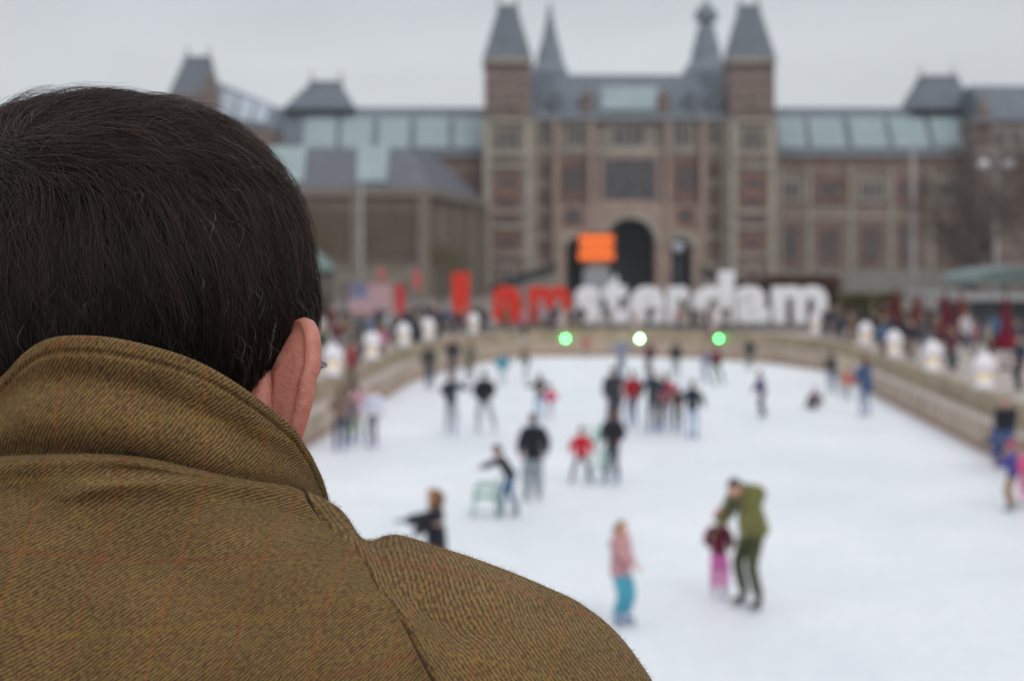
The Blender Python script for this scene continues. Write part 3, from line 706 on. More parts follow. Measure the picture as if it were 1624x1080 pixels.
for r_ in range(5):
    for c_ in range(6): sx = x0+(x1-x0)*.42*(c_+.5)/6; sz = za+hh*6+(zb-za-hh*6)*(r_+.5)/5; a.box(sx-.05, sx+.05, d-.185, d-.172, sz-.05, sz+.05, 1)
a.build('flag_banner', [plain((176, 110, 112)), plain((182, 176, 182)), plain((70, 78, 132))], t)
a = MB(); a.box(X(626, d), X(642, d), d-.2, d-.12, Z(500, d), Z(452, d)); a.build('red_panel', plain((186, 62, 66)), t)
for px, y0, lab in ((598, 424, 'red pennant on a thin pole above the flag banner'), (654, 426, 'red pennant on a thin pole right of the souvenir stall')):
    q = thing('pennant', lab, 'flag', (X(px, d), d+1, PZ)); x = X(px, d)
    a = MB(); a.tube([(x, d+1, PZ), (x, d+1, Z(y0-6, d))], .03, 6); a.build('pole', m_pole, q)
    a = MB(); nn = 6
    for i in range(nn):
        f0, f1 = i/nn, (i+1)/nn; zt = Z(y0, d)
        P_ = lambda f, v: (x+.05+.35*f, d+1+.08*math.sin(6*f), zt-1.15*v-.25*f)
        a.add([P_(f0, 1), P_(f1, 1-.15*f1), P_(f1, .1*f1), P_(f0, .1*f0)], [(0, 1, 2, 3)], 0, True)
        a.add([(p[0], p[1]+.02, p[2]) for p in (P_(f0, 1), P_(f0, .1*f0), P_(f1, .1*f1), P_(f1, 1-.15*f1))], [(0, 1, 2, 3)], 0, True)
    a.build('cloth', plain((214, 84, 84)), q)
d = 130; t = thing('green_kiosk', 'small round kiosk with a verdigris dome beside the man\'s head', 'kiosk', (X(500, d), d, PZ))
a = MB(); a.lathe(X(504, d), d, [(1.3, PZ), (1.3, Z(432, d))], 10); a.build('body', plain((92, 84, 76)), t)
a = MB(); a.lathe(X(504, d), d, [(1.6, Z(433, d)), (1.5, Z(424, d)), (1.0, Z(412, d)), (.3, Z(404, d)), (.05, Z(396, d))], 12); a.build('dome_roof', plain((108, 126, 122)), t)

# ------------------------------------------------------------------ bare winter trees
def tree(px, d, ht, spread, seed, bark, twigc, label, lean=0, trunk_r=.28, first=.28):
    rr = random.Random(seed); x = X(px, d); t = thing('bare_tree', label, 'tree', (x, d, PZ), 0, 'bare winter trees')
    tr = MB(); cr = MB()
    def branch(p, dirv, ln, r, lev):
        pts = [p]; q = p.copy(); dv = dirv.copy(); n = 4
        for i in range(n):
            dv = (dv + Vector((rr.gauss(0, .13), rr.gauss(0, .13), rr.gauss(.04, .08)))).normalized(); q = q + dv*ln/n; pts.append(q.copy())
        rads = [max(r*(1-.55*i/n), .008) for i in range(n+1)]
        (tr if lev == 0 else cr).tube(pts, rads, 7 if lev < 2 else (4 if lev < 3 else 3), 0, 1, lev < 2)
        if lev >= 5: return
        nb = (7, 5, 4, 4, 3)[lev]
        for k in range(nb):
            f = first+(1-first)*(k+rr.random())/nb if lev == 0 else rr.uniform(.25, 1)
            i = min(int(f*n), n-1); b0 = pts[i].lerp(pts[i+1], f*n-i)
            ax = Vector((rr.gauss(0, 1), rr.gauss(0, 1), rr.gauss(0, .35)))
            ax = (ax - dv*ax.dot(dv)).normalized()
            nd = (dv*(.55 if lev else .5) + ax*rr.uniform(.6, 1.0)*spread + Vector((0, 0, .22))).normalized()
            branch(b0, nd, ln*rr.uniform(.48, .68), rads[i]*rr.uniform(.42, .6), lev+1)
    branch(Vector((x, d, PZ)), Vector((lean, 0, 1)).normalized(), ht*.62, trunk_r, 0)
    tr.build('trunk', bark, t); cr.build('crown', twigc, t)
m_bark = mat('bark', S(92, 84, 76), .9, .1, .3, 3, bump=.4, bscale=12); m_twig = mat('twigs_brown', S(88, 80, 74), .9, .1, .3, .8); m_twig2 = mat('twigs_olive', S(98, 90, 62), .9, .1, .3, .8)
tree(1545, 100, 12.5, 1.0, 3, m_bark, m_twig, 'wide bare brown tree in front of the right wing of the museum', trunk_r=.3)
tree(1640, 92, 13.0, 1.0, 8, m_bark, m_twig, 'bare tree half cut by the right edge of the frame behind the kiosk', trunk_r=.3)
tree(1600, 116, 13.0, 1.1, 5, m_bark, m_twig, 'bare tree farther back between the street lamp and the end pavilion', trunk_r=.3)
tree(520, 135, 10.5, .9, 12, m_bark, m_twig2, 'bare olive-twigged tree in front of the annex beside the head')
tree(700, 170, 7.0, .7, 21, m_bark, m_twig2, 'small bare tree near the end of the annex left of the red letter I')
# ------------------------------------------------------------------ people
SKIN_JOBS = []       # (object, extras MB, materials)
def skinned(name, V, E, RAD, mats, parent, root=0, levels=1, extra=None):
    me = bpy.data.meshes.new(name); me.from_pydata([tuple(v) for v in V], E, [])
    o = bpy.data.objects.new(name, me); COL.objects.link(o); o.parent = parent
    m = o.modifiers.new('skin', 'SKIN'); m.use_smooth_shade = True
    for i, sv in enumerate(me.skin_vertices[0].data):
        r = RAD[i]; sv.radius = r if hasattr(r, '__len__') else (r, r); sv.use_root = (i == root)
    s = o.modifiers.new('sub', 'SUBSURF'); s.levels = levels; s.render_levels = levels
    SKIN_JOBS.append((o, extra, mats if isinstance(mats, (list, tuple)) else [mats])); return o
def finish_skins():
    bpy.context.view_layer.update(); dg = bpy.context.evaluated_depsgraph_get(); done = []
    for o, ex, mats in SKIN_JOBS: done.append(bpy.data.meshes.new_from_object(o.evaluated_get(dg)))
    for (o, ex, mats), me in zip(SKIN_JOBS, done):
        o.modifiers.clear(); old = o.data; nm = o.name.split('.')[0]; o.data = me; bpy.data.meshes.remove(old); me.name = nm
        me.materials.clear()
        for m in mats: me.materials.append(m)
        if ex and ex.v:
            b = bmesh.new(); b.from_mesh(me); vs = [b.verts.new(v) for v in ex.v]
            for f, mi, sm in zip(ex.f, ex.m, ex.s):
                try: fc = b.faces.new([vs[i] for i in f]); fc.material_index = mi; fc.smooth = sm
                except ValueError: pass
            b.to_mesh(me); b.free()
        me.update()
def smooth01(a, b, x): t = np.clip((x-a)/(b-a), 0, 1); return t*t*(3-2*t)
def head_shape(d):
    """unit directions (n,3), face towards +y -> points on an adult head, origin between ears at eye height"""
    x, y, z = d[:, 0], d[:, 1], d[:, 2]
    px = .077*x; py = .098*y; pz = np.where(z > 0, .116*z, .125*z)
    low = smooth01(.05, 1.0, -z)
    back = smooth01(-.1, .7, -y)
    px = px*(1-.30*low)
    py = np.where(y < 0, py*(1-.42*low), py*(1-.10*low))
    py = py + .012*low*np.maximum(y, 0)
    px = px*(1-.10*smooth01(.3, 1, y)*np.abs(x))
    f = np.maximum(y, 0)**1.0
    g = lambda cx, cz, sx, sz: np.exp(-((x-cx)/sx)**2-((z-cz)/sz)**2)
    py = py + f*(.026*g(0, -.27, .10, .13) + .016*g(0, -.08, .075, .16) - .010*(g(.36, .0, .16, .12)+g(-.36, .0, .16, .12)) + .006*g(0, .17, .6, .08)
                 + .007*g(0, -.56, .2, .06) - .004*g(0, -.66, .3, .05) + .010*g(0, -.85, .25, .12) - .004*g(0, -.46, .2, .05))
    return np.stack([px, py, pz], 1)
def head_mb(mb, c, rot, s, n=20, m=14, mi=0, eyes=True, eyemi=None):
    th = np.linspace(0, math.pi, m+1); ph = np.arange(n)*2*math.pi/n
    T, P_ = np.meshgrid(th, ph, indexing='ij'); d = np.stack([np.sin(T)*np.sin(P_), np.sin(T)*np.cos(P_), -np.cos(T)], -1).reshape(-1, 3)
    p = head_shape(d)*s; Rm = np.array(rot); p = p @ Rm.T + np.array(c)
    fs = [(i*n+k, i*n+(k+1) % n, (i+1)*n+(k+1) % n, (i+1)*n+k) for i in range(m) for k in range(n)]
    fs = [f[::-1] for f in fs]
    mb.add(p.tolist(), fs, mi, True)
    def tr(q): return tuple((Rm @ (np.array(q)*s)) + np.array(c))
    for sx in (-1, 1):                       # ears
        ring = [(sx*.076, -.004+.012*math.cos(w)*1.2-.008, -.012+.030*math.sin(w)) for w in np.linspace(0, 2*math.pi, 9)[:-1]]
        out = [(sx*.090, a[1]-.010, a[2]*1.05) for a in ring]
        v = [tr(a) for a in ring+out]; mb.add(v, [(i, (i+1) % 8, (i+1) % 8+8, i+8) for i in range(8)]+[tuple(range(8, 16))], mi, True)
        if eyemi is not None: mb.ball(tr((sx*.030, .079, .002)), .011*s, 6, 4, eyemi)
def rotx(a): c, s = math.cos(a), math.sin(a); return np.array([[1, 0, 0], [0, c, -s], [0, s, c]])
def rotz(a): c, s = math.cos(a), math.sin(a); return np.array([[c, -s, 0], [s, c, 0], [0, 0, 1]])
def ik(a, b, l1, l2, pole):
    a, b, pole = Vector(a), Vector(b), Vector(pole); d = b-a; Ld = min(d.length, (l1+l2)*.998); dn = d.normalized(); b = a+dn*Ld
    x = (l1*l1-l2*l2+Ld*Ld)/(2*Ld); h = math.sqrt(max(l1*l1-x*x, 0)); p = pole-dn*pole.dot(dn)
    if p.length < 1e-4: p = Vector((0, 0, 1))
    return a+dn*x+p.normalized()*h, b
m_skin = mat('skin', S(206, 160, 138), .55, .35, .08, 30)
m_skin_d = mat('skin_brown', S(122, 84, 66), .55, .35, .08, 30)
m_eye = plain((40, 30, 28), .3)
def person(px, d, h, coat, trou, hairc, label, face=0, z=0.0, lean=0, feet=None, hands=None, hand='down', coatlen=.13, headgear=None, hatc=None, longhair=False,
           skates=(60, 84, 170), levels=1, skin=None, crouch=0, sit=False, headtilt=0, headyaw=0, fat=1.0, group=None, glove=None, hunch=False, name='person', cat='person', baggy=1.0, bag=None, scarf=None, hoodfur=None):
    x = X(px, d); k = h/1.75; fat = fat*1.1; hairc = tuple(int(c*.72) for c in hairc); root = thing(name, label, cat, (x, d, z), R(face), group)
    sole = .055 if skates else .0
    skin = skin or m_skin
    child = max(0, 1.75-h)
    hs = (1+child*.42)*k
    if sit:
        P = Vector((0, 0, .14*k+.02)) if sit is True else Vector((0, 0, sit))
        fz = .06 if sit is True else (sit-.42*k)
        feet = feet or [(-.12, .75), (.14, .72)]
    else:
        P = Vector((0, 0, (.95-crouch)*k+sole)); fz = .085*k+sole
        feet = feet or [(-.11, .04), (.11, -.02)]
    P = P - Vector((0, math.sin(R(lean))*.10*k, 0))
    Rm = Matrix(rotx(-R(lean)).tolist()); up = Rm @ Vector((0, 0, 1)); 
    T = lambda q: P + Rm @ (Vector(q)*k)
    hip = [P+Vector((s*.085*k, 0, -.03*k)) for s in (-1, 1)]
    ank = []; knee = []
    for i, s in enumerate((-1, 1)):
        a = Vector((feet[i][0]*k, feet[i][1]*k, fz + (feet[i][2]*k if len(feet[i]) > 2 else 0)))
        kn, a = ik(hip[i], a, .45*k, .43*k, (s*.12, 1, .25 if not sit else 1)); knee.append(kn); ank.append(a)
    chest = T((0, .0, .30)); nb = T((0, .0, .49)); sh = [T((s*(.175), 0, .44)) for s in (-1, 1)]
    H = {'down': ((-.26, .06, -.50), (.26, .06, -.50)), 'fwd': ((-.12, .42, -.22), (.12, .42, -.22)), 'out': ((-.52, .12, -.12), (.50, .12, -.2)), 'wide': ((-.34, .08, -.42), (.35, .1, -.44)),
         'pocket': ((-.20, .16, -.42), (.20, .16, -.42)), 'reach': ((-.12, .30, -.48), (.12, .30, -.48)), 'left': ((-.50, .28, -.08), (.18, .40, -.2)), 'right': ((-.18, .30, -.3), (.50, .28, -.10)), 'phone': ((-.06, .24, .02), (.2, .1, -.5))}[hand] if hands is None else hands
    elb = []; wri = []
    for i, s in enumerate((-1, 1)):
        t = (sh[0]+sh[1])/2 + Vector(H[i])*k
        t.x += 0; en, w = ik(sh[i], t, .28*k, .26*k, (s*.6, -.8, -.4)); elb.append(en); wri.append(w)
    ny = R(headyaw); Rh = rotx(-R(lean*.35+headtilt)) @ rotz(ny)
    if hunch: nb = T((0, .05, .47))
    hc = nb + Vector((Rh @ np.array([0, .018, .155] if not hunch else [0, .07, .12])).tolist())*hs
    # body: one continuous surface with head and hands
    V = [P, chest, nb, hc-Vector((0, 0, .05*hs))]; E = [(0, 1), (1, 2), (2, 3)]; Rr = [.10*k, .11*k, .048*k, .05*hs]
    for i in (0, 1):
        b = len(V); V += [sh[i], elb[i], wri[i]]; Rr += [.05*k, .038*k, .026*k]; E += [(1, b), (b, b+1), (b+1, b+2)]
    for i in (0, 1):
        b = len(V); V += [hip[i], knee[i], ank[i]]; Rr += [.07*k, .048*k, .034*k]; E += [(0, b), (b, b+1), (b+1, b+2)]
    hm = 2 if glove else 0
    ex = MB(); head_mb(ex, tuple(hc), Rh, hs, 18 if levels < 2 else 36, 12 if levels < 2 else 28, 0, True, 1)
    for i, s in enumerate((-1, 1)):          # palm, four fingers and a thumb, slightly curled
        dv = (wri[i]-elb[i]).normalized(); sd = dv.cross(Vector((0, 1, .2))).normalized(); nn = sd.cross(dv).normalized()
        w = wri[i]; ex.tube([w-dv*.03*k, w+dv*.02*k, w+dv*.065*k, w+dv*.085*k], [.024*k, .030*k, .036*k, .024*k], 6, hm, .5, True, tuple(nn))
        for j in range(4):
            o_ = w+dv*.078*k+sd*(j-1.5)*.018*k; ln = (.06, .072, .068, .052)[j]*k
            ex.tube([o_, o_+dv*ln*.5+nn*.008*k, o_+dv*ln*.9+nn*.028*k], [.0095*k, .009*k, .006*k], 5, hm)
        ex.tube([w+dv*.025*k-sd*s*.022*k, w+dv*.055*k-sd*s*.048*k+nn*.01*k, w+dv*.085*k-sd*s*.052*k+nn*.02*k], [.011*k, .010*k, .007*k], 5, hm)
    skinned('body', V, E, Rr, [skin, m_eye] + ([cloth(glove)] if glove else []), root, 0, levels, ex)
    # jacket
    hem = P+Rm @ Vector((0, 0, -coatlen*k)) if not sit else P+Vector((0, 0, .02))
    waist = T((0, 0, .14)); q = fat*k
    V = [waist, chest, T((0, 0, .47)), hem]; E = [(0, 1), (1, 2), (0, 3)]; Rr = [(.165*q, .14*q), (.185*q, .15*q), (.085*q, .085*q), ((.185+coatlen*.06)*q, .155*q)]
    for i in (0, 1):
        b = len(V); V += [sh[i], elb[i], wri[i].lerp(elb[i], .08)]; Rr += [.098*q, .082*q, .062*q]; E += [(1, b), (b, b+1), (b+1, b+2)]
    skinned('jacket', V, E, Rr, cloth(coat), root, 0, levels)
    # trousers
    V = [P+Vector((0, 0, .04*k)), P-Vector((0, 0, .02*k))]; E = [(0, 1)]; Rr = [.135*q, .13*q]; g = baggy*k*1.25
    for i in (0, 1):
        b = len(V); V += [hip[i]-Vector((0, 0, .05*k)), knee[i], ank[i]+Vector((0, 0, .03*k))]; Rr += [.085*g, .064*g, .055*g]; E += [(1, b), (b, b+1), (b+1, b+2)]
    skinned('trousers', V, E, Rr, cloth(trou), root, 0, levels)
    # footwear
    for i, s in enumerate((-1, 1)):
        a = ank[i]; yw = R(-s*12); fv = Vector((-math.sin(yw), math.cos(yw), 0)); zf = a.z-.085*k
        mb = MB()
        if sit is True: fv = Vector((0, .25, 1)).normalized(); zf = a.z
        pts = [a+Vector((0, 0, .10*k)), a, a-Vector((0, 0, .045*k))+fv*.03*k, Vector((a.x, a.y, zf+.04*k))+fv*.12*k, Vector((a.x, a.y, zf+.03*k))+fv*.17*k]
        if sit is True: pts = [a-Vector((0, .08, 0))*k, a, a+fv*.05*k, a+fv*.13*k, a+fv*.17*k]
        mb.tube(pts, [.055*k, .055*k, .052*k, .042*k, .022*k], 7, 0, .9)
        bt = mb.build('skate' if skates else 'shoe', plain(tuple(skates) if skates else (50, 44, 42), .45), root, local=True)
        if skates:
            b2 = MB(); c0 = Vector((a.x, a.y, zf-.055))
            if sit is True: c0 = a+Vector((0, 0, -.06))
            l0, l1 = c0-fv*.07*k, c0+fv*.20*k; sx = fv.cross(Vector((0, 0, 1)))*.004
            upv = Vector((0, 0, .05))
            v = [l0-sx, l1-sx, l1+sx, l0+sx, l0-sx+upv, l1-sx+upv, l1+sx+upv, l0+sx+upv]
            b2.add(v, [(3, 2, 1, 0), (4, 5, 6, 7), (0, 1, 5, 4), (1, 2, 6, 5), (2, 3, 7, 6), (3, 0, 4, 7)]); b2.build('blade', plain((170, 174, 180), .25), bt, local=True)
    # hair or hat: a shell over the head
    def shell(nm, col, grow, cond, extra=None, rough=.02):
        n, m = 20, 16; mb = MB(); rr = random.Random(int(px*7+d*3))
        th = np.linspace(0, math.pi, m+1); v = []; 
        for t in th:
            for j in range(n):
                w = 2*math.pi*j/n; dd = np.array([[math.sin(t)*math.sin(w), math.sin(t)*math.cos(w), -math.cos(t)]])
                v.append((head_shape(dd)[0]*(grow+rr.uniform(-rough, rough))+np.array([0, -.004, .004]), dd[0]))
        pts = [tuple(Rh @ (p*hs)+np.array(hc)) for p, _ in v]
        fs = []
        for i in range(m):
            for j in range(n):
                f = (i*n+j, i*n+(j+1) % n, (i+1)*n+(j+1) % n, (i+1)*n+j); c = sum(v[q][1] for q in f)/4
                if cond(c): fs.append(f[::-1])
        mb.add(pts, fs, 0, True)
        if extra: extra(mb)
        return mb.build(nm, cloth(col), root, local=True)
    def at(q): return tuple(Rh @ (np.array(q)*hs)+np.array(hc))
    if headgear == 'hood':
        def exh(mb): mb.tube([at(((.105 if hoodfur else .085)*math.sin(w), .055+.02*math.cos(w), .01+(.135 if hoodfur else .115)*math.cos(w))) for w in np.linspace(-2.6, 2.6, 12)], .042*hs if hoodfur else .016*hs, 7)
        shell('hood', hatc or coat, 1.45 if hoodfur else 1.22, lambda c: c[1] < .55-.25*c[2] , None)
        mb = MB(); exh(mb); mb.build('fur_trim' if hoodfur else 'hood_rim', cloth(hoodfur or coat), root, local=True)
    else:
        def exl(mb):
            if longhair: mb.tube([at((0, -.075, .05)), at((0, -.105, -.03)), at((0, -.095, -.11)), at((0, -.085, -.18)), at((0, -.075, -.24))], [.05*hs, .082*hs, .085*hs, .07*hs, .03*hs], 10, 0, .55)
        shell('hair', hairc, 1.075, lambda c: (c[2] > .42-1.15*min(max(-c[1]+.35, 0), 1) and not (c[1] > .55 and c[2] < .62)), exl)
        if headgear == 'hat':
            def exb(mb): mb.ball(at((0, -.01, .150)), .024*hs, 8, 5)
            shell('knit_hat', hatc, 1.15, lambda c: c[2] > .18, exb if h < 1.5 else None)
    if scarf:
        mb = MB(); mb.tube([tuple(nb+Vector((.075*math.sin(w)*k, .07*math.cos(w)*k+.01, .02*k+.012*math.sin(3*w)*k))) for w in np.linspace(0, 2*math.pi, 11)], .036*k, 7)
        mb.tube([tuple(nb+Vector((.03, .11*k, 0))), tuple(nb+Vector((.045*k, .15*k, -.14*k))), tuple(nb+Vector((.05*k, .15*k, -.27*k)))], .032*k, 6, 0, .5)
        mb.build('scarf', cloth(scarf), root, local=True)
    if bag:
        mb = MB(); c = T((0, -.17, .26)); mb.ball(tuple(c), .17*k, 10, 8, 0, (.85, .55, 1.15)); mb.build('backpack', cloth(bag), root, local=True)
    return root

G = GD
SK = 'skaters on the ice'
OLIVE = (104, 102, 56)
# the near skaters, one by one
person(1192, G(965), 1.86, OLIVE, (66, 70, 44), (92, 80, 70), 'man in an olive green jacket and dark green trousers bending over the child in pink', face=122, lean=14, hunch=True, hands=((-.16, .22, -.50), (.40, .12, -.46)), feet=[(-.17, .03), (.17, -.03)], skates=(52, 56, 48), levels=2, coatlen=.12, headtilt=30, group=SK, fat=1.2, glove=(96, 92, 60), scarf=(60, 62, 60))
person(1140, G(950), 1.12, (104, 34, 52), (212, 112, 176), (70, 40, 40), 'small child in pink trousers, maroon jacket and pink hat held by the man in olive', face=-20, hand='pocket', headgear='hat', hatc=(214, 128, 160), skates=(170, 174, 184), levels=2, group=SK, baggy=1.3)
person(984, G(992), 1.24, (188, 140, 142), (70, 150, 172), (196, 164, 120), 'girl with blond hair, long pink coat and turquoise trousers, nearest skater of all', face=-125, hands=((-.30, .10, -.44), (.2, .45, -.36)), longhair=True, coatlen=.20, levels=2, group=SK, fat=1.18, baggy=1.35, skates=(58, 98, 160))
person(692, 20.2, 1.42, (28, 30, 38), (32, 34, 42), (150, 104, 66), 'woman in black with a big tan fur hood, arms out, partly behind the shoulder', face=88, hands=((-.10, .56, -.10), (.12, .46, -.44)), glove=(36, 36, 42), headgear='hood', hatc=(112, 82, 60), hoodfur=(168, 122, 84), levels=2, group=SK, coatlen=.3, fat=1.25)
person(806, G(820), 1.30, (30, 32, 42), (66, 98, 128), (26, 24, 26), 'boy in a black jacket and jeans leaning forward to push a green plastic chair', face=78, lean=34, hand='fwd', hands=((-.10, .52, -.22), (.10, .52, -.22)), feet=[(-.10, .12), (.10, -.20)], skates=(72, 72, 80), levels=2, group=SK)
person(846, G(795), 1.66, (28, 30, 36), (142, 148, 156), (120, 78, 56), 'adult in black jacket, blue scarf and pale grey trousers behind the boy pushing a chair', face=10, hand='down', headyaw=20, scarf=(84, 122, 158), skates=(88, 88, 92), levels=2, coatlen=.2, group=SK, fat=1.1, baggy=1.5)
person(922, G(768), 1.12, (190, 26, 44), (86, 66, 70), (60, 50, 46), 'child in a bright red jacket standing with legs wide apart', face=170, hand='wide', feet=[(-.30, 0), (.30, 0)], headgear='hat', hatc=(92, 92, 84), skates=(90, 100, 120), levels=2, group=SK, fat=1.25)
person(972, G(767), 1.52, (34, 34, 42), (44, 46, 56), (26, 22, 22), 'dark-skinned teenager in black with blue skates beside the child in red', face=150, hand='pocket', feet=[(-.14, .02), (.20, -.04)], skin=m_skin_d, levels=2, group=SK)
person(975, 40.5, 1.86, (50, 52, 62), (58, 60, 70), (90, 60, 46), 'tall adult in a bulky dark grey coat seen from behind with a dark backpack', face=15, lean=14, hand='reach', coatlen=.25, bag=(54, 50, 52), group=SK, fat=1.2)
person(1004, G(676), 1.56, (150, 24, 34), (56, 66, 110), (96, 58, 44), 'person in a dark red jacket and blue jeans just right of the bulky grey coat', face=20, hand='down', group=SK, fat=1.1)
person(1036, G(688), 1.72, (42, 56, 62), (70, 72, 74), (168, 120, 84), 'person in a dark teal jacket left beside the magenta red jacket', face=-5, hand='wide', group=SK)
person(1055, G(683), 1.58, (176, 38, 72), (70, 66, 76), (150, 108, 80), 'person in a magenta red jacket with light brown hair in the middle group', face=10, hand='down', longhair=True, group=SK)
person(1074, G(686), 1.22, (84, 56, 48), (58, 60, 64), (60, 46, 40), 'child in brown jacket and dark trousers reaching to the navy jacket', face=-30, hand='right', group=SK, lean=8)
person(1098, G(697), 1.50, (26, 34, 50), (168, 182, 206), (110, 66, 50), 'skater in a navy jacket and pale blue trousers at the right of the middle group', face=-20, hand='wide', group=SK, fat=1.1)
person(1072, G(600), 1.50, (38, 42, 50), (120, 128, 132), (40, 34, 34), 'skater in a dark jacket below the letter r, far out on the ice', face=0, group=SK, skates=(120, 124, 130))
person(1030, G(602), 1.55, (86, 44, 50), (80, 84, 92), (60, 40, 36), 'far skater in a dark red brown jacket just right of the middle green lamp', face=40, hand='wide', group=SK)
person(986, G(606), 1.75, (120, 130, 148), (108, 116, 130), (70, 58, 52), 'far skater in a grey blue jacket and white hat left of the middle green lamp', face=20, hand='out', headgear='hat', hatc=(214, 212, 206), group=SK)
person(1136, G(610), 1.45, (98, 34, 48), (80, 112, 88), (70, 40, 36), 'skater in maroon with green trousers under the right green lamp', face=30, hand='down', feet=[(-.12, -.1), (.25, -.25)], group=SK, skates=(110, 116, 122))
person(1117, G(606), 1.25, (108, 118, 146), (150, 154, 170), (70, 60, 56), 'small skater in grey blue beside the skater in maroon', face=-30, hand='reach', lean=20, group=SK)
person(1189, G(588), 1.35, (34, 50, 54), (70, 96, 88), (34, 32, 34), 'far skater in a very dark green jacket right of the right green lamp', face=10, hand='wide', group=SK, fat=1.25, skates=(120, 150, 142))
person(1209, G(662), 1.36, (66, 54, 104), (76, 76, 84), (104, 58, 54), 'child in a purple jacket and dark trousers gliding alone on the right', face=60, lean=12, hand='reach', feet=[(-.06, -.02), (.06, -.10)], group=SK, skates=(84, 88, 96))
person(1292, G(648), 1.25, (86, 56, 70), (62, 56, 64), (70, 44, 44), 'child in dark maroon sitting fallen on the ice', face=150, lean=-6, sit=True, hand='wide', group=SK, skates=(70, 72, 80))
person(1320, G(622), 1.45, (46, 58, 58), (104, 124, 146), (50, 40, 38), 'skater in a dark green jacket and faded jeans near the far right corner', face=20, hand='reach', lean=6, group=SK, skates=(130, 134, 140))
person(1337, G(628), 1.60, (176, 162, 142), (150, 148, 144), (176, 150, 110), 'blond person in a beige coat near the far right corner', face=-10, hand='reach', lean=10, group=SK, coatlen=.2, skates=(180, 180, 184))
person(1344, G(636), .98, (196, 92, 82), (130, 136, 142), (120, 70, 60), 'tiny child in an orange red jacket before the person in the beige coat', face=160, hand='wide', group=SK, skates=(140, 146, 150))
person(1374, G(660), 1.78, (62, 82, 118), (150, 160, 182), (116, 44, 36), 'woman with auburn hair in a long blue coat by the right barrier', face=35, lean=10, hand='reach', longhair=True, coatlen=.35, skates=(160, 160, 204), group=SK, fat=1.15)
person(1596, 33.0, 1.70, (32, 36, 44), (62, 84, 132), (44, 36, 34), 'adult in black jacket and blue jeans sitting on the right barrier, frame edge', face=150, z=0.44, sit=.50, hand='reach', feet=[(-.14, .42), (.14, .40)], group='people resting at the right barrier', skates=(40, 64, 150), levels=2, fat=1.1)
person(1566+20, G(742), 1.05, (44, 50, 78), (40, 60, 120), (36, 34, 44), 'crouching child in dark blue leaning on the right barrier at the frame edge', face=30, lean=55, hand='fwd', crouch=.2, group='people resting at the right barrier', skates=(46, 66, 150))
person(1606, G(812), 1.22, (70, 62, 140), (150, 116, 84), (160, 50, 90), 'child in a purple jacket with a red magenta hat at the right frame edge', face=60, hand='fwd', headgear='hat', hatc=(176, 44, 96), group=SK, levels=2, skates=(120, 128, 132))
person(1630, G(806), 1.15, (220, 92, 142), (210, 110, 150), (150, 110, 80), 'child in bright pink cut by the right frame edge', face=20, hand='down', group=SK, skates=(150, 150, 160))
# left group
person(540, G(716), 1.55, (120, 96, 88), (44, 52, 86), (110, 74, 48), 'girl with long brown hair, grey brown coat and navy trousers right beside the ear', face=15, hand='right', longhair=True, group=SK, coatlen=.15, skates=(70, 86, 168))
person(553, G(705), 1.35, (128, 116, 126), (74, 112, 84), (80, 60, 50), 'child in a grey violet jacket and green trousers between two girls by the left barrier', face=-10, hand='down', group=SK, skates=(84, 88, 176))
person(566, G(702), 1.45, (206, 146, 162), (150, 146, 142), (130, 76, 76), 'girl in a pale pink jacket by the left barrier', face=30, hand='left', group=SK, skates=(74, 84, 172), fat=1.15)
person(592, G(710), 1.50, (206, 210, 226), (120, 122, 128), (34, 30, 34), 'girl with black hair in a white jacket and grey leggings by the left barrier', face=160, hand='wide', group=SK, coatlen=.02, skates=(140, 140, 196))
person(680, G(618), 1.74, (64, 66, 60), (58, 74, 96), (100, 70, 56), 'skater in a dark olive jacket and blue jeans at the bend of the left barrier', face=-20, hand='down', group=SK, skates=(80, 90, 100))
person(718, G(602), 1.70, (36, 36, 44), (50, 54, 66), (40, 32, 32), 'skater in black with a red hat at the far left of the ice', face=170, hand='down', headgear='hat', hatc=(160, 50, 56), group=SK, skates=(110, 116, 122))
person(746, G(606), 1.62, (104, 98, 80), (74, 78, 74), (120, 96, 80), 'thin skater in an olive beige jacket below the leftmost far lantern', face=20, hand='down', group=SK, skates=(110, 116, 122), fat=.9)
person(715, G(690), 1.64, (44, 52, 64), (160, 164, 172), (140, 104, 72), 'skater in a slate blue jacket and pale trousers stretching one arm out', face=-10, hand='right', group=SK, skates=(170, 170, 206), headgear=None, baggy=1.2)
person(768, G(686), 1.66, (28, 30, 38), (158, 162, 168), (34, 40, 38), 'skater in a black jacket and pale grey trousers with legs apart', face=10, hand='pocket', feet=[(-.16, .05), (.30, -.12)], group=SK, skates=(176, 180, 186), fat=1.15, baggy=1.15, coatlen=.12)
person(797, G(612), 1.25, (44, 142, 168), (176, 182, 190), (60, 110, 130), 'child in a bright turquoise jacket far out on the left of the ice', face=180, hand='wide', group=SK, fat=1.35, skates=(170, 176, 180))
person(836, G(604), 1.32, (70, 84, 76), (88, 98, 96), (60, 54, 50), 'far skater in dark green bending to the left, right of the turquoise child', face=100, lean=24, hand='reach', group=SK, skates=(140, 146, 150))
person(856, G(668), 1.34, (84, 74, 72), (160, 178, 206), (96, 36, 40), 'child with auburn hair in a grey brown jacket and light blue trousers', face=20, hand='out', longhair=True, group=SK, skates=(160, 176, 206))
person(873, G(664), .92, (196, 58, 100), (176, 176, 184), (190, 150, 120), 'tiny child in a raspberry pink jacket beside the auburn-haired child', face=0, hand='wide', group=SK, skates=(170, 176, 180), fat=1.2)
person(929, 77.0, 1.05, (178, 62, 72), (120, 116, 120), (90, 50, 50), 'small child in red against the far barrier right of the left green lamp', face=180, hand='wide', group=SK, skates=(120, 120, 130))

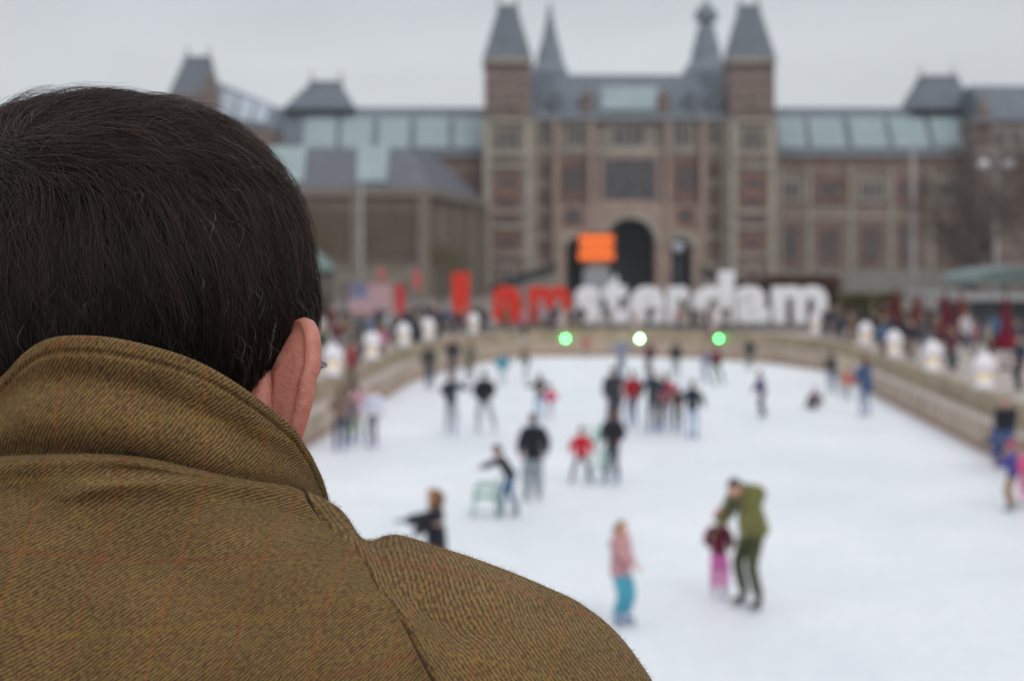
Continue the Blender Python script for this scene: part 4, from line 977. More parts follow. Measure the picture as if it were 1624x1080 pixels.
# plastic chairs used as skating aids
def chair(px, d, ry, col, label):
    x = X(px, d); t = thing('plastic_chair', label, 'chair', (x, d, 0), R(ry), 'plastic chairs pushed over the ice'); t.scale = (.84, .84, .86); m = plain(col, .4)
    def bld(mb, n, par=t): return mb.build(n, m, par, local=True)
    a = MB(); a.frustum(-.21, .21, -.20, .22, .40, -.23, .23, -.21, .24, .43); a.tube([(-.23, .24, .42), (0, .26, .41), (.23, .24, .42)], .016, 6); bld(a, 'seat')
    a = MB()
    for i in range(-2, 3): a.tube([(i*.08, -.20, .43), (i*.082, -.25, .60), (i*.078, -.30, .78)], .019, 6, 0, .5)
    a.tube([(-.20, -.22, .43), (-.21, -.26, .62), (-.18, -.31, .78), (0, -.33, .83), (.18, -.31, .78), (.21, -.26, .62), (.20, -.22, .43)], .022, 6); bld(a, 'backrest')
    for sx in (-1, 1):
        for sy in (-1, 1):
            a = MB(); a.tube([(sx*.21, sy*.20, .42), (sx*.245, sy*.245-.0, .2), (sx*.265, sy*.27, .0)], [.03, .026, .022], 6); bld(a, 'leg')
        a = MB(); a.tube([(sx*.215, -.25, .62), (sx*.27, -.10, .65), (sx*.27, .16, .64), (sx*.24, .22, .56), (sx*.22, .21, .43)], [.02, .024, .026, .022, .02], 6); bld(a, 'armrest')
chair(770, G(818), 90, (70, 150, 116), 'green plastic chair pushed over the ice by the boy in black')
chair(949, G(766), 60, (176, 206, 198), 'very pale green plastic chair between the child in red and the teenager in black')
chair(947, G(716), 120, (120, 180, 160), 'mint green plastic chair left of the bulky grey coat')

# ------------------------------------------------------------------ spectators and the crowd by the letters
COATS = [((36, 38, 46), 'black'), ((48, 54, 74), 'navy'), ((84, 82, 84), 'grey'), ((112, 88, 70), 'brown'), ((92, 40, 50), 'maroon'), ((148, 48, 48), 'red'), ((150, 138, 120), 'beige'), ((66, 80, 60), 'dark green'), ((150, 152, 162), 'pale grey'), ((64, 100, 136), 'blue'), ((188, 188, 192), 'white'), ((170, 112, 128), 'pink')]
TR = [((40, 42, 50), 'black'), ((58, 70, 98), 'blue'), ((96, 92, 88), 'grey'), ((100, 80, 64), 'brown')]
HR = [((40, 32, 30), 'dark'), ((110, 78, 54), 'brown'), ((176, 146, 104), 'blond'), ((130, 126, 124), 'grey')]
rc = random.Random(77); USED = set()
def crowd(px, d, where, h=None, face=None, group='people standing around the rink', pose=None):
    for _ in range(200):
        c, t, hr = rc.choices(COATS, [14, 7, 5, 3, 2, 1, 1, 2, 1, 2, 1, 1])[0], rc.choice(TR), rc.choice(HR)
        lab = '%s-haired person in a %s coat %s' % (hr[1], c[1], where)
        if lab not in USED: break
    USED.add(lab)
    person(px, d, h or rc.uniform(1.58, 1.86), c[0], t[0], hr[0], lab, face=rc.uniform(0, 360) if face is None else face, z=PZ+.004, hand=pose or rc.choice(['down', 'pocket', 'pocket', 'phone', 'wide', 'down']),
           skates=None, group=group, coatlen=rc.choice([.05, .2, .35]), fat=rc.uniform(1.0, 1.2), longhair=hr[1] != 'grey' and rc.random() < .4)
for px, d, w in [(556, 47, 'on the paving between the two nearest left lanterns'), (563, 50, 'behind the left barrier by the second lantern'), (606, 60, 'behind the left barrier between the second and third lanterns'), (657, 70, 'behind the left barrier beside the fourth lantern'),
                 (664, 73, 'behind the bend of the left barrier'), (618, 80, 'left of the red letter I far behind the barrier'), (700, 88, 'just left of the red letter I'), (708, 90, 'close to the left side of the red letter I'),
                 (1398, 62, 'behind the right barrier beside the third lantern'), (1400, 68, 'farther behind the right barrier by the third lantern'), (1510, 57, 'under the slim maroon parasol'), (1503, 60, 'left under the slim maroon parasol'), (1532, 72, 'before the market stall'),
                 (1618, 48, 'at the right frame edge before the glass kiosk'), (1345, 84, 'right of the last white letter'), (1360, 88, 'before the low olive hedge'), (1322, 86, 'at the foot of the last white letter'), (1385, 92, 'near the thin maroon parasol'),
                 (1405, 95, 'left of the thin maroon parasol'), (1436, 92, 'beside the tall pale pole'), (1470, 86, 'before the low dark stall')]:
    crowd(px, d, w)
for px, d, w, hh in [(845, 93.4, 'leaning on the first red letter m', 1.7), (862, 93.2, 'before the left arch of the red letter m', 1.75), (878, 93.6, 'in the middle of the red letter m', 1.7), (892, 92.8, 'at the right leg of the red letter m', 1.65), (872, 90, 'in front of the red letter m', 1.3),
                     (921, 93.4, 'before the white letter s', 1.72), (967, 93.2, 'before the white letter t', 1.7), (1030, 92.8, 'before the white letter e', 1.7),
                     (1076, 93, 'sitting close to the letter r', 1.5), (1097, 93.2, 'between the letters r and d', 1.75), (1108, 92.6, 'at the left bowl of the letter d', 1.68), (1122, 93.4, 'in the middle of the letter d', 1.6), (1152, 93.3, 'high at the stem of the letter d', 1.75),
                     (760, 96, 'between the red letters I and a', 1.75), (751, 98, 'behind the gap after the red letter I', 1.7), (660, 97, 'between the souvenir stall and the red letter I', 1.8), (675, 99, 'left behind the red letter I', 1.7), (690, 96, 'two steps left of the red letter I', 1.75)]:
    crowd(px, d, w, hh)
for px, d, w in [(548, 92, 'left of the striped flag banner'), (528, 90, 'nearest to the ear by the souvenir stall'), (520, 94, 'just beside the man\'s hair behind the stall'), (612, 90, 'in front of the souvenir counter'), (600, 89.5, 'at the middle of the souvenir counter'), (645, 90, 'at the right post of the souvenir stall')]:
    crowd(px, d, w)
far_where = ['before the left small arch', 'below the orange message board', 'right of the orange message board', 'at the left jamb of the great arch', 'inside the great arch', 'at the right jamb of the great arch', 'beside the black street lamp', 'right of the black street lamp', 'before the right small arch',
             'at the foot of the right stair parapet', 'at the foot of the left tower', 'left of the left tower', 'at the foot of the right tower', 'below the left stair parapet', 'between the towers, left part', 'between the towers, right part']
for i, w in enumerate(far_where):
    crowd([905, 930, 985, 968, 1006, 1034, 1060, 1096, 1084, 1140, 800, 745, 1195, 830, 868, 1125][i], 130+(i*37 % 60), w, group='distant people before the museum')

for i, (px, d, w) in enumerate([(512, 60, 'by the ear beyond the first lantern'), (534, 66, 'between the first and second left lanterns, farther off'), (548, 74, 'before the souvenir stall, left'), (572, 78, 'before the souvenir stall, middle'), (588, 70, 'above the second left lantern'), (628, 76, 'above the third left lantern'),
        (648, 84, 'right of the souvenir stall, nearer'), (668, 82, 'above the fourth left lantern'), (693, 84, 'above the bend of the left barrier'), (722, 86, 'in front of the red letter I'), (735, 84, 'right before the foot of the red letter I'), (768, 86, 'just beyond the leftmost far lantern'),
        (802, 88, 'before the first red letter a'), (830, 87, 'between the red letters a and m'), (905, 88, 'between the red m and the white s'), (1122, 88, 'near the right green lamp post'), (1308, 82, 'beside the right end lantern'), (1334, 76, 'beyond the far right corner'), (1352, 72, 'just beyond the far right corner lantern'), (1388, 78, 'between the far corner and the olive hedge'), (1412, 76, 'under the thin maroon parasol'),
        (1430, 70, 'above the third right lantern'), (1446, 64, 'on the paving right of the third lantern'), (1464, 72, 'before the low stall, left'), (1486, 76, 'before the low stall, middle'), (1545, 66, 'before the left edge of the glass kiosk'), (1566, 62, 'before the glass kiosk above the largest lantern'), (1578, 70, 'by the kiosk door left of the largest parasol'), (1612, 64, 'right of the largest maroon parasol')]):
    crowd(px, d, w)
# ------------------------------------------------------------------ the man in the foreground
def vnoise(P, seed=0):
    """smooth value noise at points (n,3), -1..1"""
    P = np.asarray(P, dtype=np.float64); i = np.floor(P).astype(np.int64); f = P-i; f = f*f*(3-2*f)
    def h(a, b, c):
        n = (a*374761393 + b*668265263 + c*2147483647 + seed*1274126177) & 0xffffffff
        n = (n ^ (n >> 13)) * 1274126177 & 0xffffffff
        n = (n ^ (n >> 16)) * 2246822519 & 0xffffffff
        return ((n ^ (n >> 15)) & 0xffff)/32767.5-1
    r = 0
    for dx in (0, 1):
        wx = f[:, 0] if dx else 1-f[:, 0]
        for dy in (0, 1):
            wy = f[:, 1] if dy else 1-f[:, 1]
            for dz in (0, 1):
                wz = f[:, 2] if dz else 1-f[:, 2]
                r = r+wx*wy*wz*h(i[:, 0]+dx, i[:, 1]+dy, i[:, 2]+dz)
    return r
MX, MY = -.168, .70
man = thing('person', 'man seen close from behind in a brown tweed coat with short dark hair', 'person', (MX, MY, DECK))
MO = np.array([MX, MY, DECK])
HC = np.array([-.1935, .735, EYE-.030]); YAW = R(-12); TILT = R(-5)
HR_ = rotz(YAW) @ rotx(TILT)
HSX, HSY, HSZ = 1.14, 1.07, 1.02
def head_world(d, off=0.0):
    """d: unit directions in head space; off: height above the scalp"""
    z_ = d[:, 2]
    zz_ = 1+.055*np.exp(-((np.abs(d[:, 0])-.50)/.22)**2)
    p = head_shape(d)*np.stack([HSX*(1+.075*np.exp(-((z_-.70)/.26)**2)-.035*np.exp(-((z_+.25)/.3)**2)), HSY+0*z_, np.where(z_ > 0, .888*zz_, HSZ)], 1)
    if np.ndim(off) or off: p = p + d*np.reshape(off, (-1, 1))
    return p @ HR_.T + HC

# skin
m_mskin, nt_, b_ = nmat('man_skin'); N_ = nt_.nodes; L_ = nt_.links; tc_ = N_.new('ShaderNodeTexCoord')
n1 = _noise(70, 7, .7); rr1 = N_.new('ShaderNodeValToRGB'); L_.new(n1.outputs[0], rr1.inputs[0])
rr1.color_ramp.elements[0].position = .3; rr1.color_ramp.elements[0].color = (.36, .105, .075, 1); rr1.color_ramp.elements[1].position = .7; rr1.color_ramp.elements[1].color = (.53, .225, .165, 1)
L_.new(rr1.outputs[0], b_.inputs['Base Color']); b_.inputs['Roughness'].default_value = .5; b_.inputs['Subsurface Weight'].default_value = .4
b_.inputs['Subsurface Radius'].default_value = (1, .3, .15); b_.inputs['Subsurface Scale'].default_value = .008
n2 = _noise(500, 3); bm_ = N_.new('ShaderNodeBump'); bm_.inputs['Strength'].default_value = .6; bm_.inputs['Distance'].default_value = .0007; L_.new(n2.outputs[0], bm_.inputs['Height']); L_.new(bm_.outputs[0], b_.inputs['Normal'])

# body: neck, trunk, limbs under the clothes, with the modelled head, ears and hands
def Wd(x, y, z): return Vector((x-MX, y-MY, z-DECK))
ex = MB()
n, m = 120, 90
th = np.linspace(0, math.pi, m+1); ph = np.arange(n)*2*math.pi/n; T_, P_ = np.meshgrid(th, ph, indexing='ij')
dd = np.stack([np.sin(T_)*np.sin(P_), np.sin(T_)*np.cos(P_), -np.cos(T_)], -1).reshape(-1, 3)
ex.add((head_world(dd)-MO).tolist(), [(i*n+k, (i+1)*n+k, (i+1)*n+(k+1) % n, i*n+(k+1) % n) for i in range(m) for k in range(n)], 0, True)
for sx in (-1, 1):
    c = head_world(np.array([[sx*.36, .93, .02]]))[0]-MO; c = c - np.array([0, .006, 0]); ex.ball(tuple(c), .0125, 14, 10, 1)
def ear(mb, sx):
    """pinna: a cupped plate with a rolled rim, hinged at its front edge and standing off the head"""
    na, nr = 56, 22; v = []
    Hh, Ww = .034, .0147; out = R(38)
    def outline(w):                       # w: angle, 0 = back, 90 = top
        b = math.sin(w); a = math.cos(w)
        wid = Ww*(1.0+.22*b if b > 0 else 1.0+.30*b) if a > 0 else Ww*.8
        return a*wid - .004*b, b*Hh*(1.0 if b > 0 else 1.08)
    def place(a, b, t):                   # a: back, b: up, t: outward from the plate
        q = np.array([sx*(.0785+(a+Ww*.8)*math.sin(out)+t*math.cos(out)), -.012-(a+Ww*.8)*math.cos(out)*.9+t*math.sin(out)+.12*b, -.0275+b])
        q[0] += sx*(.10*b+.0022+(.0012 if b > .01 else 0)); q = q*np.array([HSX, 1, 1]); return q @ HR_.T + HC - MO
    for side in (0, 1):                   # 0 outer (concave) face, 1 inner (head-side) face
        for i in range(nr+1):
            r = i/nr
            for k in range(na):
                w = 2*math.pi*k/na; a, b = outline(w); 
                lob = max(0, -math.sin(w))
                rim = math.exp(-((r-.9)/.10)**2)*(1-.6*lob*lob)*(1 if math.cos(w) > -.75 else .2)
                if side == 0: t = -.0045 + .006*r*r + .0042*rim - .004*math.exp(-(r/.45)**2) + .0028*math.exp(-((r-.58)/.12)**2)*(math.cos(w) > -.3)
                else: t = -.0068 - .0005*r + .004*r*r - .0035*math.exp(-((r-.35)/.28)**2) + .0012*rim
                v.append(place(a*r, b*r, t))
    f = []; off = (nr+1)*na
    for i in range(nr):
        for k in range(na):
            q = (i*na+k, i*na+(k+1) % na, (i+1)*na+(k+1) % na, (i+1)*na+k)
            f.append(q if sx < 0 else q[::-1]); q2 = tuple(j+off for j in q); f.append(q2[::-1] if sx < 0 else q2)
    # rounded rim between both faces
    rb = len(v)
    for k in range(na):
        w = 2*math.pi*k/na; a, b = outline(w)
        p0 = np.array(v[nr*na+k]); p1 = np.array(v[off+nr*na+k]); c = place(a*1.055, b*1.045, 0); v.append((p0+p1)/2 + (c-(p0+p1)/2)*.75)
    for k in range(na):
        k2 = (k+1) % na
        q = (nr*na+k, nr*na+k2, rb+k2, rb+k); f.append(q if sx < 0 else q[::-1])
        q = (rb+k, rb+k2, off+nr*na+k2, off+nr*na+k); f.append(q if sx < 0 else q[::-1])
    mb.add([tuple(p) for p in v], f, 0, True)
    # root joining the cup to the head
    pts = []
    for i in range(9):
        s = i/8; b = .010-.036*s; pts.append(place(-Ww*.25+.002*math.sin(3*s), b, -.0105-.001*math.sin(math.pi*s)))
    mb.tube([tuple(p) for p in pts], [.0012+.0075*math.sin(math.pi*(i+.3)/9) for i in range(9)], 12, 0)
ear(ex, 1); ear(ex, -1)
HAND = [(.10, 1.02, DECK+1.13), (-.40, 1.02, DECK+1.13)]
for i, s in enumerate((1, -1)):
    w = Wd(*HAND[i]); dv = Vector((-.25*s, .95, -.1)).normalized(); sd = Vector((1, .25*s, 0)).normalized(); nn = Vector((0, 0, -1))
    ex.tube([w-dv*.05, w, w+dv*.05, w+dv*.085], [.028, .034, .042, .036], 12, 0, .45, True, (0, 0, 1))
    for j in range(4):
        o_ = w+dv*.078+sd*(j-1.5)*.021; ln = (.066, .080, .074, .058)[j] if s > 0 else (.058, .074, .080, .066)[j]
        ex.tube([o_, o_+dv*ln*.40+nn*.004, o_+dv*ln*.62+nn*.020, o_+dv*ln*.70+nn*.042], [.0098, .0092, .0085, .0065], 8, 0)
    ex.tube([w+dv*.02-sd*s*.030, w+dv*.055-sd*s*.055+nn*.012, w+dv*.085-sd*s*.058+nn*.030], [.013, .0115, .0085], 8, 0)
neck = Wd(-.172, .715, EYE-.16); 
V = [Wd(MX, .70, DECK+.95), Wd(MX, .68, EYE-.36), neck, Wd(-.188, .738, EYE-.085)]; E = [(0, 1), (1, 2), (2, 3)]; Rr = [.13, .14, .058, .058]
for i, s in enumerate((1, -1)):
    b = len(V); V += [Wd(MX+s*.175, .70, EYE-.235), Wd(MX+s*.235, .78, EYE-.50), Wd(*HAND[i])]; Rr += [.05, .042, .028]; E += [(1, b), (b, b+1), (b+1, b+2)]
for s in (1, -1):
    b = len(V); V += [Wd(MX+s*.09, .70, DECK+.86), Wd(MX+s*.10, .73, DECK+.48), Wd(MX+s*.11, .68, DECK+.09)]; Rr += [.085, .055, .04]; E += [(0, b), (b, b+1), (b+1, b+2)]
body = skinned('body', V, E, Rr, [m_mskin, m_eye], man, 0, 3, ex)
V = [Wd(MX, .70, DECK+.95), Wd(MX, .70, DECK+.86)]; E = [(0, 1)]; Rr = [.15, .14]
for s in (1, -1):
    b = len(V); V += [Wd(MX+s*.09, .70, DECK+.80), Wd(MX+s*.10, .73, DECK+.46), Wd(MX+s*.11, .68, DECK+.08)]; Rr += [.10, .08, .07]; E += [(1, b), (b, b+1), (b+1, b+2)]
skinned('trousers', V, E, Rr, cloth((52, 56, 70)), man, 0, 2)
for s in (1, -1):
    a = MB(); q = MX+s*.11; a.tube([(q, .66, DECK+.12), (q, .66, DECK+.06), (q, .72, DECK+.05), (q+s*.01, .82, DECK+.04), (q+s*.01, .87, DECK+.03)], [.05, .05, .05, .045, .025], 10, 0, .9); a.build('shoe', plain((58, 40, 30), .4), man)

# ---- tweed
def tweed(name, dark=1.0):
    m, nt, b = nmat(name); N = nt.nodes; L = nt.links
    uv = N.new('ShaderNodeUVMap'); uv.uv_map = 'UVMap'
    sp = N.new('ShaderNodeSeparateXYZ'); L.new(uv.outputs[0], sp.inputs[0])        # metres
    def M(op, a, b_=None, c=None):
        n = N.new('ShaderNodeMath'); n.operation = op
        for i, q in enumerate((a, b_, c)):
            if q is None: continue
            if isinstance(q, (int, float)): n.inputs[i].default_value = q
            else: L.new(q, n.inputs[i])
        return n.outputs[0]
    def comb(x, y): 
        c = N.new('ShaderNodeCombineXYZ'); L.new(x, c.inputs[0]); L.new(y, c.inputs[1]); return c.outputs[0]
    def NZ(vec, scale, det=2, rough=.5):
        n = N.new('ShaderNodeTexNoise'); n.inputs['Scale'].default_value = scale; n.inputs['Detail'].default_value = det; n.inputs['Roughness'].default_value = rough; L.new(vec, n.inputs['Vector']); return n.outputs[0]
    u, v = sp.outputs[0], sp.outputs[1]
    wob = NZ(uv.outputs[0], 220, 3); wob2 = NZ(uv.outputs[0], 60, 2)
    a = M('ADD', M('MULTIPLY', u, .64), M('MULTIPLY', v, .77)); a = M('ADD', a, M('MULTIPLY', M('SUBTRACT', wob, .5), .0012)); a = M('ADD', a, M('MULTIPLY', M('SUBTRACT', wob2, .5), .0026))
    t = M('SUBTRACT', M('MULTIPLY', u, .77), M('MULTIPLY', v, .64))
    RIB = .00150
    rib = M('SINE', M('MULTIPLY', a, 2*math.pi/RIB))                                # ridges of the twill
    knots = NZ(comb(M('MULTIPLY', a, 1/RIB), M('MULTIPLY', t, 1/.0030)), 1.0, 1)    # yarn flecks stretched along the ridge
    flick = NZ(comb(M('MULTIPLY', a, 1/RIB*1.3), M('MULTIPLY', t, 1/.0017)), 1.0, 1)
    fib = NZ(uv.outputs[0], 2600, 2, .7)
    big = NZ(uv.outputs[0], 26, 3)
    # yarn colours
    r = N.new('ShaderNodeValToRGB'); L.new(knots, r.inputs[0]); r.color_ramp.interpolation = 'LINEAR'; e = r.color_ramp.elements
    cols = [(.0, (.050, .040, .055)), (.24, (.075, .058, .055)), (.31, (.165, .084, .036)), (.42, (.205, .122, .052)), (.52, (.255, .152, .072)), (.60, (.275, .185, .036)), (.67, (.125, .112, .062)), (.72, (.235, .125, .050)), (.77, (.290, .070, .028)), (1.0, (.28, .09, .03))]
    e[0].position, e[0].color = cols[0][0], cols[0][1]+(1,); e[1].position, e[1].color = cols[-1][0], cols[-1][1]+(1,)
    for p, c in cols[1:-1]: k = e.new(p); k.color = c+(1,)
    ribm = N.new('ShaderNodeMapRange'); ribm.inputs[1].default_value = -1.35; ribm.inputs[2].default_value = .75; L.new(M('ADD', rib, M('MULTIPLY', M('SUBTRACT', flick, .5), 4.2)), ribm.inputs[0])
    x = N.new('ShaderNodeMixRGB'); L.new(ribm.outputs[0], x.inputs[0]); x.inputs[1].default_value = (.082*dark, .050*dark, .023*dark, 1); L.new(r.outputs[0], x.inputs[2])
    # overcheck: rust and orange windows, plus a faint ochre one
    def line(coord, period, phase, wdt, col, prev, strength):
        f = M('FRACT', M('ADD', M('DIVIDE', coord, period), phase)); d = M('ABSOLUTE', M('SUBTRACT', f, .5))
        k = N.new('ShaderNodeMapRange'); k.inputs[1].default_value = wdt/period*.5; k.inputs[2].default_value = wdt/period*.95; k.inputs[3].default_value = strength; k.inputs[4].default_value = 0; L.new(d, k.inputs[0])
        g = N.new('ShaderNodeMapRange'); g.inputs[1].default_value = .38; g.inputs[2].default_value = .52; L.new(flick, g.inputs[0])
        q = N.new('ShaderNodeMixRGB'); L.new(M('MULTIPLY', k.outputs[0], g.outputs[0]), q.inputs[0]); L.new(prev, q.inputs[1]); q.inputs[2].default_value = col+(1,); return q.outputs[0]
    c = line(u, .0620, .17, .0011, (.30, .055, .03), x.outputs[0], .33)
    c = line(u, .0620, .67, .0011, (.42, .10, .025), c, .33)
    c = line(v, .0600, .30, .0015, (.25, .055, .03), c, .34)
    c = line(v, .0600, .80, .0015, (.28, .19, .03), c, .28)
    mr = N.new('ShaderNodeMapRange'); mr.inputs[1].default_value = .25; mr.inputs[2].default_value = .75; mr.inputs[3].default_value = .78; mr.inputs[4].default_value = 1.06; L.new(big, mr.inputs[0])
    mf = N.new('ShaderNodeMapRange'); mf.inputs[1].default_value = .2; mf.inputs[2].default_value = .8; mf.inputs[3].default_value = .62; mf.inputs[4].default_value = 1.42; L.new(fib, mf.inputs[0])
    sc_ = N.new('ShaderNodeVectorMath'); sc_.operation = 'SCALE'; L.new(c, sc_.inputs[0]); L.new(M('MULTIPLY', mr.outputs[0], mf.outputs[0]), sc_.inputs['Scale'])
    L.new(sc_.outputs[0], b.inputs['Base Color']); b.inputs['Roughness'].default_value = .95; b.inputs['Specular IOR Level'].default_value = .1
    b.inputs['Sheen Weight'].default_value = .12; b.inputs['Sheen Roughness'].default_value = .6; b.inputs['Sheen Tint'].default_value = (.55, .42, .26, 1)
    bm = N.new('ShaderNodeBump'); bm.inputs['Strength'].default_value = .75; bm.inputs['Distance'].default_value = .0007
    L.new(M('ADD', M('MULTIPLY', rib, .42), M('ADD', M('MULTIPLY', fib, .9), M('MULTIPLY', flick, .6))), bm.inputs['Height']); L.new(bm.outputs[0], b.inputs['Normal'])
    return m
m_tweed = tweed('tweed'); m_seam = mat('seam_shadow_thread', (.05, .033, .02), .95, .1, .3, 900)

def interp(x, xs, ys): return np.interp(x, xs, ys)
def smoothinterp(x, xs, ys):
    """Catmull-Rom through the knots"""
    xs = np.array(xs, float); ys = np.array(ys, float); x = np.asarray(x, float)
    m_ = np.gradient(ys, xs); i = np.clip(np.searchsorted(xs, x)-1, 0, len(xs)-2); h = xs[i+1]-xs[i]; t = np.clip((x-xs[i])/h, 0, 1)
    return (2*t**3-3*t**2+1)*ys[i]+(t**3-2*t**2+t)*h*m_[i]+(-2*t**3+3*t**2)*ys[i+1]+(t**3-t**2)*h*m_[i+1]
def proj(P): return np.stack([CX+F*P[..., 0]/P[..., 1], HY-F*(P[..., 2]-EYE)/P[..., 1]], -1)
CY = .70
TH = [-180, -150, -120, -90, -60, -30, -15, 0, 15, 30, 45, 60, 75, 90, 120, 150, 180]
def zrow(tab):       # table theta -> photo row on the neck ellipse, as heights
    out = []
    for t in TH:
        if t in tab: y = CY-.09*math.cos(R(t)); out.append(-(tab[t]-HY)/F*y)
        else: out.append(None)
    return out
zt_ = zrow({-30: 603, -15: 546, 0: 537, 15: 551, 30: 578, 45: 622, 60: 668, 75: 726, 90: 782})
zb_ = zrow({-30: 722, -15: 722, 0: 722, 15: 728, 30: 748, 45: 762, 60: 766, 75: 780, 90: 803})
for i, t in enumerate(TH):
    if t == -60: zt_[i] = -.080; zb_[i] = -.092
    if t == -90: zt_[i] = -.100; zb_[i] = -.113
    if abs(t) == 120: zt_[i] = -.126; zb_[i] = -.150
    if abs(t) == 150: zt_[i] = -.150; zb_[i] = -.185
    if abs(t) == 180: zt_[i] = -.168; zb_[i] = -.200
def ztop(t): return smoothinterp(t, TH, zt_)
def zbase(t): return smoothinterp(t, TH, zb_)

# ---- coat body: rings that start at the neck, run over the shoulders and down round the trunk
SK_ = np.array([0, .04, .09, .15, .25, .36, .48, .58, .68, .80, .90, 1.0])
RW = [.072, .0865, .098, .110, .138, .183, .214, .235, .250, .257, .257, .250]
RZS = [-.120, -.110, -.1255, -.1222, -.1300, -.1455, -.163, -.191, -.230, -.32, -.42, -.54]
RB = [.080, .098, .102, .104, .114, .126, .136, .143, .148, .153, .152, .150]
RZB = [-.080, -.0735, -.082, -.091, -.108, -.128, -.150, -.178, -.215, -.30, -.40, -.52]
RF = [.085, .095, .10, .105, .11, .12, .125, .13, .13, .135, .135, .135]
RZF = [-.20, -.195, -.21, -.22, -.235, -.25, -.27, -.295, -.33, -.40, -.48, -.58]
RN = [2, 2, 2, 2, 2.1, 2.3, 2.45, 2.55, 2.6, 2.6, 2.5, 2.4]
def coat(s, th):       # s,th arrays of one shape -> xyz
    W = smoothinterp(s, SK_, RW); B = smoothinterp(s, SK_, RB); Fr = smoothinterp(s, SK_, RF); nn = interp(s, SK_, RN)
    si, co = np.sin(th), np.cos(th)
    px = np.sign(si)*np.abs(si)**(2/nn); py = np.sign(co)*np.abs(co)**(2/nn)
    x = MX + W*px; y = CY - np.where(co > 0, B, Fr)*py
    k = np.abs(co)**1.6
    zs = smoothinterp(s, SK_, RZS); zb = smoothinterp(s, SK_, RZB); zf = smoothinterp(s, SK_, RZF)
    z = zs + (np.where(co > 0, zb, zf)-zs)*k
    # at the neck the edge follows the collar's foot
    w = np.clip(1-s/.16, 0, 1)**1.5; td = np.degrees(th)
    zc = zbase(td)+np.where(s < .03, -.018, .001-.10*(s-.04)); z = z*(1-w)+zc*w
    return np.stack([x, y, z+EYE], -1)
SEAM = np.array([(452, 757), (468, 764), (482, 778), (497, 802), (512, 826), (530, 843), (552, 860), (574, 884), (600, 918), (628, 962), (652, 1010), (674, 1054), (694, 1092), (716, 1140), (740, 1200), (770, 1300)], float)
def polyd(Q, L):      # signed distance in photo pixels from a polyline (positive on the right)
    best = np.full(Q.shape[:-1], 1e9); sg = np.zeros_like(best); par = np.zeros_like(best); acc = 0
    for a, b in zip(L[:-1], L[1:]):
        d = b-a; l2 = (d**2).sum(); t = np.clip(((Q-a) @ d)/l2, 0, 1); c = a+t[..., None]*d; r = Q-c; ds = np.hypot(r[..., 0], r[..., 1])
        cr = d[0]*r[..., 1]-d[1]*r[..., 0]
        k = ds < best; best = np.where(k, ds, best); sg = np.where(k, -np.sign(cr), sg); par = np.where(k, acc+t, par); acc += 1
    return best, sg, par/acc
thd = np.concatenate([np.linspace(-180, -62, 40)[:-1], np.linspace(-62, 118, 560), np.linspace(118, 180, 24)[1:]])
sv = np.concatenate([np.linspace(0, .03, 5)[:-1], np.linspace(.03, .70, 430), np.linspace(.70, 1, 50)[1:]])
SS, TT = np.meshgrid(sv, np.radians(thd), indexing='ij')
P0 = coat(SS, TT)
du = np.gradient(P0, axis=1); dv_ = np.gradient(P0, axis=0); Nn = np.cross(du, dv_); Nn /= np.linalg.norm(Nn, axis=-1, keepdims=True)+1e-12
ctr = np.array([MX, CY, EYE-.3]); flip = np.sign(((P0-ctr)*Nn).sum(-1, keepdims=True)); flip[flip == 0] = 1; Nn *= flip
Q = proj(P0); D = np.zeros(P0.shape[:2]); back = (np.cos(TT) > -.25)
# folds of the cloth across the upper back
def fold(L, amp, sig, asym=0.0, fade=(0.0, 0.0)):
    d, sg, par = polyd(Q, np.array(L, float)); s = np.where(sg > 0, sig*(1+asym), sig*(1-asym))
    e = np.exp(-(d/s)**2); f = smooth01(0, fade[0]+1e-6, par)*(1-smooth01(1-fade[1]-1e-6, 1, par)); return amp*e*f*back
D += fold([(70, 800), (140, 776), (210, 765), (300, 764), (380, 768), (470, 764)], .0046, 15, 0, (.25, .0))
D -= fold([(130, 748), (220, 742), (310, 748), (400, 757)], .0058, 22, 0, (.35, .15))
D += fold([(-80, 722), (0, 712), (78, 700), (181, 700), (259, 716), (330, 742), (420, 764)], .0048, 14, 0, (.0, .2))
D -= fold([(-60, 770), (20, 775), (90, 765)], .0040, 30, 0, (.1, .4))
D += fold([(300, 810), (400, 840), (520, 930), (600, 1010)], .0026, 46, 0, (.3, .3))
D -= fold([(100, 850), (240, 880), (380, 960), (470, 1060)], .0026, 50, 0, (.3, .3))
D += fold([(590, 860), (660, 880), (760, 925), (860, 985)], .0032, 26, 0, (.2, .3))
D -= fold([(560, 880), (640, 935), (720, 985), (800, 1050)], .0042, 30, 0, (.25, .35))
D += fold([(720, 1010), (800, 1060), (880, 1130)], .0020, 34, 0, (.3, .3))
D -= fold([(900, 960), (930, 1010), (940, 1070)], .0016, 26, 0, (.3, .3))
D += .0016*vnoise(P0.reshape(-1, 3)*18, 1).reshape(D.shape) + .0006*vnoise(P0.reshape(-1, 3)*50, 2).reshape(D.shape)
ds, sg, par = polyd(Q, SEAM); onb = back & (TT > 0) & (Q[..., 1] < 1500)
sgn = np.where(onb, sg, np.where(TT > R(60), 1, -1))
D += np.where(onb, .0008*np.exp(-((ds-9)/7.0)**2)*(sg > 0) + .0016*np.exp(-((ds-8)/6)**2)*(sg < 0) - .0024*np.exp(-(ds/3.6)**2), 0)
D *= smooth01(.025, .10, SS)
P1 = P0+Nn*D[..., None]
nR, nC = SS.shape
idx = np.arange(nR*nC).reshape(nR, nC); OUTW = float(np.median(flip[5:400, 60:500])) > 0; quads = np.stack([idx[:-1, :-1], idx[:-1, 1:], idx[1:, 1:], idx[1:, :-1]], -1).reshape(-1, 4)
